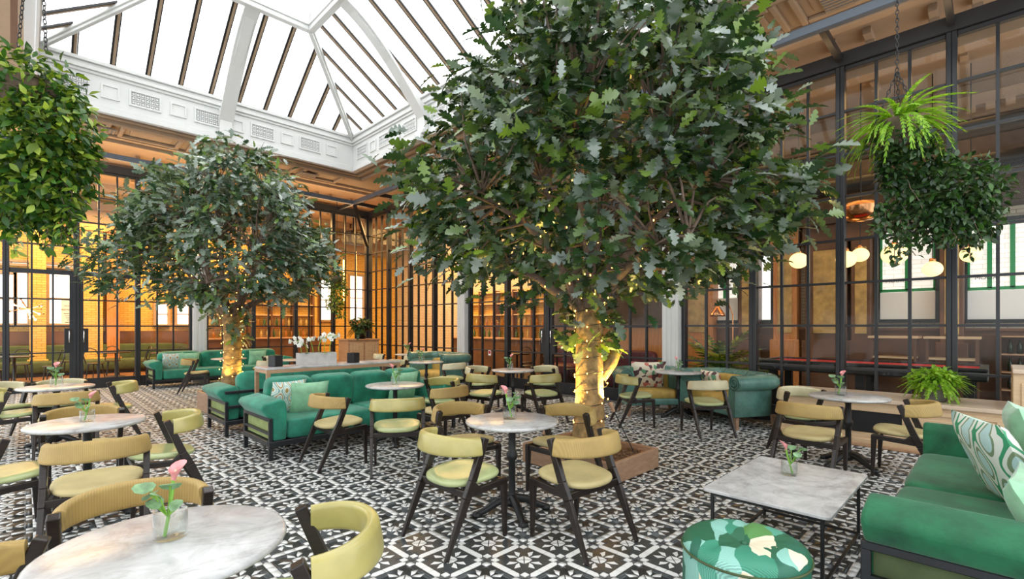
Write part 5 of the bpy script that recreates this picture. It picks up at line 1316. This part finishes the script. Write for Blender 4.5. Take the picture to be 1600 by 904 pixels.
def stake(label, foot, head, aim, e):
    f, h = Vector(foot), Vector(head); t = thing('stake_light', label, 'spotlight', f); d = h-f
    MB().tube([(0, 0, 0), d], .006, 6).build('stake', K['black'], t); a = (Vector(aim)-h).normalized()
    MB().tube([d-a*.05, d+a*.05], [.018, .026], 10).build('lamp_head', K['planter'], t)
    l = lamp('SPOT', 'stake_spot', h+a*.06, e, (1, .66, .16), .02, None, None, spot_size=1.5, spot_blend=.6); l.rotation_euler = a.to_track_quat('-Z', 'Y').to_euler()
u1, v1 = room(1.07, 5.2)
stake('thin stake spotlight leaning in the big planter', (4.60, 2.75, .15), (u1, v1, .64), (BT[0], BT[1], 1.3), 150)
stake('short stake spotlight behind the big trunk', (4.62, 3.55, .15), (4.64, 3.50, .42), (BT[0], BT[1], 1.4), 150)
stake('short stake spotlight at the left of the big trunk', (4.02, 3.58, .15), (4.04, 3.52, .36), (BT[0], BT[1], 1.3), 150)
stake('short stake spotlight at the left tree', (2.95, 9.6, .28), (2.93, 9.62, .45), (ST[0], ST[1], 1.3), 30)
stake('second stake spotlight at the left tree', (2.35, 9.5, .28), (2.37, 9.53, .45), (ST[0], ST[1], 1.4), 30)
# ---- ferns: arching fronds of paired leaflets
def frond_mesh(name, m, n=15, curl=1.0, wid=.11):
    mb = MB(); sp = []
    for i in range(n+1): q = i/n; sp.append(Vector((q*(1-.12*curl*q), 0, .52*q*(1-.0)-curl*.78*q*q)))
    for i in range(n):
        p, p1 = sp[i], sp[i+1]; mb.add([p+Vector((0, .006, 0)), p-Vector((0, .006, 0)), p1-Vector((0, .005, 0)), p1+Vector((0, .005, 0))], [(0, 1, 2, 3)])
        w = wid*math.sin(PI*(.12+.86*i/n))**.7; d = (p1-p)
        for s in (1, -1): mb.add([p, p+d*.8, p+d*1.15+Vector((.02, s*w, -.02)), p+d*.55+Vector((0, s*w*.75, 0))], [(0, 1, 2, 3)])
    return mb.mesh(name, m)
def fern(parent, c, n, ln, m, curl=1.0, elev=(0, .9), wid=.11, sx=1.0):
    ms = [frond_mesh('frond', m, 14, curl*k, wid) for k in (.8, 1.0, 1.25)]
    for i in range(n):
        a = 2*PI*i*.618; e = elev[0]+(elev[1]-elev[0])*((i*7) % n)/n
        o = bpy.data.objects.new('frond', ms[i % 3]); COL.objects.link(o); o.parent = parent; o.location = c
        o.rotation_euler = (random.uniform(-.3, .3), -e+.2, a); k = ln*random.uniform(.75, 1.15); o.scale = (k, k, k)
def chain(parent, a, b, name='chain'):
    a, b = Vector(a), Vector(b); n = max(2, int((b-a).length/.042)); tor = []
    for j in range(10):
        t = 2*PI*j/10; tor.append((.013*math.cos(t), 0, .027*math.sin(t)))
    lk = MB().tube(tor+[tor[0]], .0045, 5, cap=False); M = np.tile(np.eye(4), (n, 1, 1)); q = (b-a).to_track_quat('Z', 'Y').to_matrix()
    for i in range(n): M[i, :3, :3] = np.array(q @ Matrix.Rotation(PI/2*(i % 2), 3, 'Z')); M[i, :3, 3] = a.lerp(b, (i+.5)/n)
    tag(many(name, lk.v, lk.f, K['black'], M, parent), kind='stuff')
def blobs(specs, k):
    """points on and inside a few ellipsoids"""
    P, O = [], []
    tot = sum(s[3]*s[4] for s in specs)
    for cx, cy, cz, r, h in specs:
        n = int(k*r*h/tot); d = rng.normal(0, 1, (n, 3)); d /= np.linalg.norm(d, axis=1, keepdims=True); q = rng.uniform(.55, 1.03, (n, 1))
        P.append(np.array([cx, cy, cz])+d*q*np.array([r, r, h])); O.append(d*np.array([1, 1, .4]))
    return np.concatenate(P), np.concatenate(O)
def strands(parent, starts, m):
    mb = MB(); P, O = [], []
    for s, ln in starts:
        s = Vector(s); pts = [s]; 
        for i in range(1, 6): pts.append(pts[-1]+Vector((random.uniform(-.05, .05), random.uniform(-.05, .05), -ln/5)))
        mb.tube(pts, .004, 4)
        for p, p1 in zip(pts, pts[1:]):
            for j in range(7): P.append(list(p.lerp(p1, j/7)+Vector((random.uniform(-.03, .03), random.uniform(-.03, .03), 0)))); a = random.uniform(0, 6.28); O.append([math.cos(a), math.sin(a), -.2])
    mb.build('trailing_stems', K['branch'], parent); return np.array(P), np.array(O)
# left hanging basket
u, v = room(-4.42, 4.5); t = thing('hanging_plant', 'big ball of trailing green ivy hanging at the top left', 'hanging plant', (u, v, 0))
def cp(xp, yp, Y, b): X = Y*(xp-800)/F_PX; w = room(X, Y); return (w[0]-b[0], w[1]-b[1], EYE+(HOR-yp)*Y/F_PX)
B0 = (u, v)
c = [cp(45, 140, 4.5, B0), cp(30, 220, 4.5, B0), cp(85, 200, 4.45, B0), cp(70, 275, 4.5, B0), cp(20, 310, 4.5, B0), cp(105, 250, 4.55, B0)]
P, O = blobs([(*c[0], .44, .36), (*c[1], .50, .45), (*c[2], .33, .42), (*c[3], .36, .42), (*c[4], .38, .33), (*c[5], .24, .3)], 4400)
st0 = [(cp(random.uniform(-5, 135), random.uniform(250, 320), 4.5+random.uniform(-.15, .2), B0), random.uniform(.3, .55)) for _ in range(26)]
P2, O2 = strands(t, st0, None); b3 = np.array([u, v, 0])
foliage(t, OVAL, np.concatenate([P, P2])+b3, np.concatenate([O, O2]),   .088*rng.uniform(.7, 1.25, len(P)+len(P2)), K['ivy'], 200, droop=.4, rnd=.8, origin=b3)
k0 = cp(42, 150, 4.5, B0); MB().lathe([(.02, -.22), (.20, -.18), (.27, .0), (.28, .12)], 18, k0).build('basket', K['branch'], t)
ht = cp(38, 0, 4.5, B0); top = (0.02, .03, 5.92)
for xp in (28, 72): chain(t, cp(xp, 80, 4.5, B0), top)
MB().bar(cp(22, 75, 4.6, B0), (cp(22, 75, 4.6, B0)[0], cp(22, 75, 4.6, B0)[1], 5.98), .05, .05).build('hanger_post', K['brown_wall'], t)
# right hanging basket
u, v = room(3.95, 5.0); B1 = (u, v); t = thing('hanging_plant', 'bright fern over dark trailing ivy hanging at the top right', 'hanging plant', (u, v, 0)); b3 = np.array([u, v, 0])
k0 = Vector(cp(1402, 205, 5.0, B1)); MB().lathe([(.02, -.16), (.15, -.13), (.2, 0), (.21, .09)], 18, k0).build('basket', K['branch'], t)
random.seed(21); fern(t, k0+Vector((0, 0, .05)), 130, .54, K['fern'], 1.15, (-.15, 1.0), .05)
P, O = blobs([(*cp(1425, 255, 5.0, B1), .30, .26), (*cp(1470, 300, 5.05, B1), .42, .36), (*cp(1500, 300, 5.1, B1), .40, .40), (*cp(1450, 345, 5.0, B1), .26, .26), (*cp(1520, 345, 5.1, B1), .24, .24), (*cp(1395, 265, 5, B1), .15, .3), (*cp(1405, 222, 5, B1), .30, .17)], 3800)
P2, O2 = strands(t, [(cp(random.uniform(1375, 1540), random.uniform(280, 345), 5+random.uniform(-.15, .2), B1), random.uniform(.25, .5)) for _ in range(30)], None)
foliage(t, OVAL, np.concatenate([P, P2])+b3, np.concatenate([O, O2]), .072*rng.uniform(.7, 1.25, len(P)+len(P2)), K['ivy_dark'], 120, droop=.4, rnd=.8, origin=b3)
apex = k0+Vector((-.02, 0, .60))
for a in (0, 2.1, 4.2): chain(t, k0+Vector((.2*math.cos(a), .2*math.sin(a), .09)), apex)
chain(t, apex, (apex.x+.05, apex.y, 5.99))
# far hanging ivy on the canopy beam
t = thing('hanging_plant', 'small column of ivy hanging before the far corner post', 'hanging plant', (6.80, 14.45, 0)); b3 = np.array([6.8, 14.45, 0])
P, O = blobs([(0, 0, 2.95, .27, .28), (.05, 0, 2.6, .28, .35), (-.05, 0, 2.25, .26, .3), (.12, 0, 1.95, .16, .2)], 900)
foliage(t, OVAL, P+b3, O, .09*rng.uniform(.7, 1.2, len(P)), K['ivy'], 0, droop=.5, origin=b3); MB().lathe([(.02, 2.85), (.16, 2.9), (.18, 3.05)], 14).build('basket', K['branch'], t); chain(t, (0, 0, 3.05), (0, 0, 5.36))
# potted fern on the bench, plant on the cabinet, palm behind the glass
t = thing('potted_fern', 'bright green fern in grey pot on the oak bench', 'potted plant', (7.80, .55, .6005)); MB().lathe([(0, 0), (.11, 0), (.12, .02), (.155, .22), (.165, .235), (.15, .235), (.14, .20), (0, .20)], 24).build('pot', K['pot'], t)
random.seed(8); fern(t, (0, 0, .2), 120, .34, K['fern'], 1.25, (-.1, 1.25), .075)
P, O = blobs([(0, 0, .26, .25, .15)], 500); foliage(t, OVAL, P+np.array([7.80, .55, .6005]), O, .06*rng.uniform(.7, 1.2, len(P)), K['fern'], 0, origin=np.array([7.80, .55, .6005]))
t = thing('potted_plant', 'dark leafy plant in black pot on the timber cabinet', 'potted plant', (7.62, 14.5, 1.1105)); MB().lathe([(0, 0), (.14, 0), (.17, .26), (.18, .28), (.15, .28), (0, .24)], 20).build('pot', K['black'], t)
fern(t, (0, 0, .25), 46, .58, K['ivy_dark'], .95, (0, 1.3), .13)
P, O = blobs([(0, 0, .50, .32, .24)], 260); foliage(t, OVAL, P+np.array([7.62, 14.5, 1.1105]), O, .10*rng.uniform(.7, 1.2, len(P)), K['ivy_dark'], 0, origin=np.array([7.62, 14.5, 1.1105]))
t = thing('potted_palm', 'feathery palm in a pot behind the bar glass', 'potted plant', (*palm_at, 0)); MB().lathe([(0, 0), (.2, 0), (.24, .38), (.2, .38), (0, .33)], 20).build('pot', K['pot'], t)
random.seed(4); fern(t, (0, 0, .38), 26, 1.25, K['ivy'], .75, (.3, 1.35), .14)
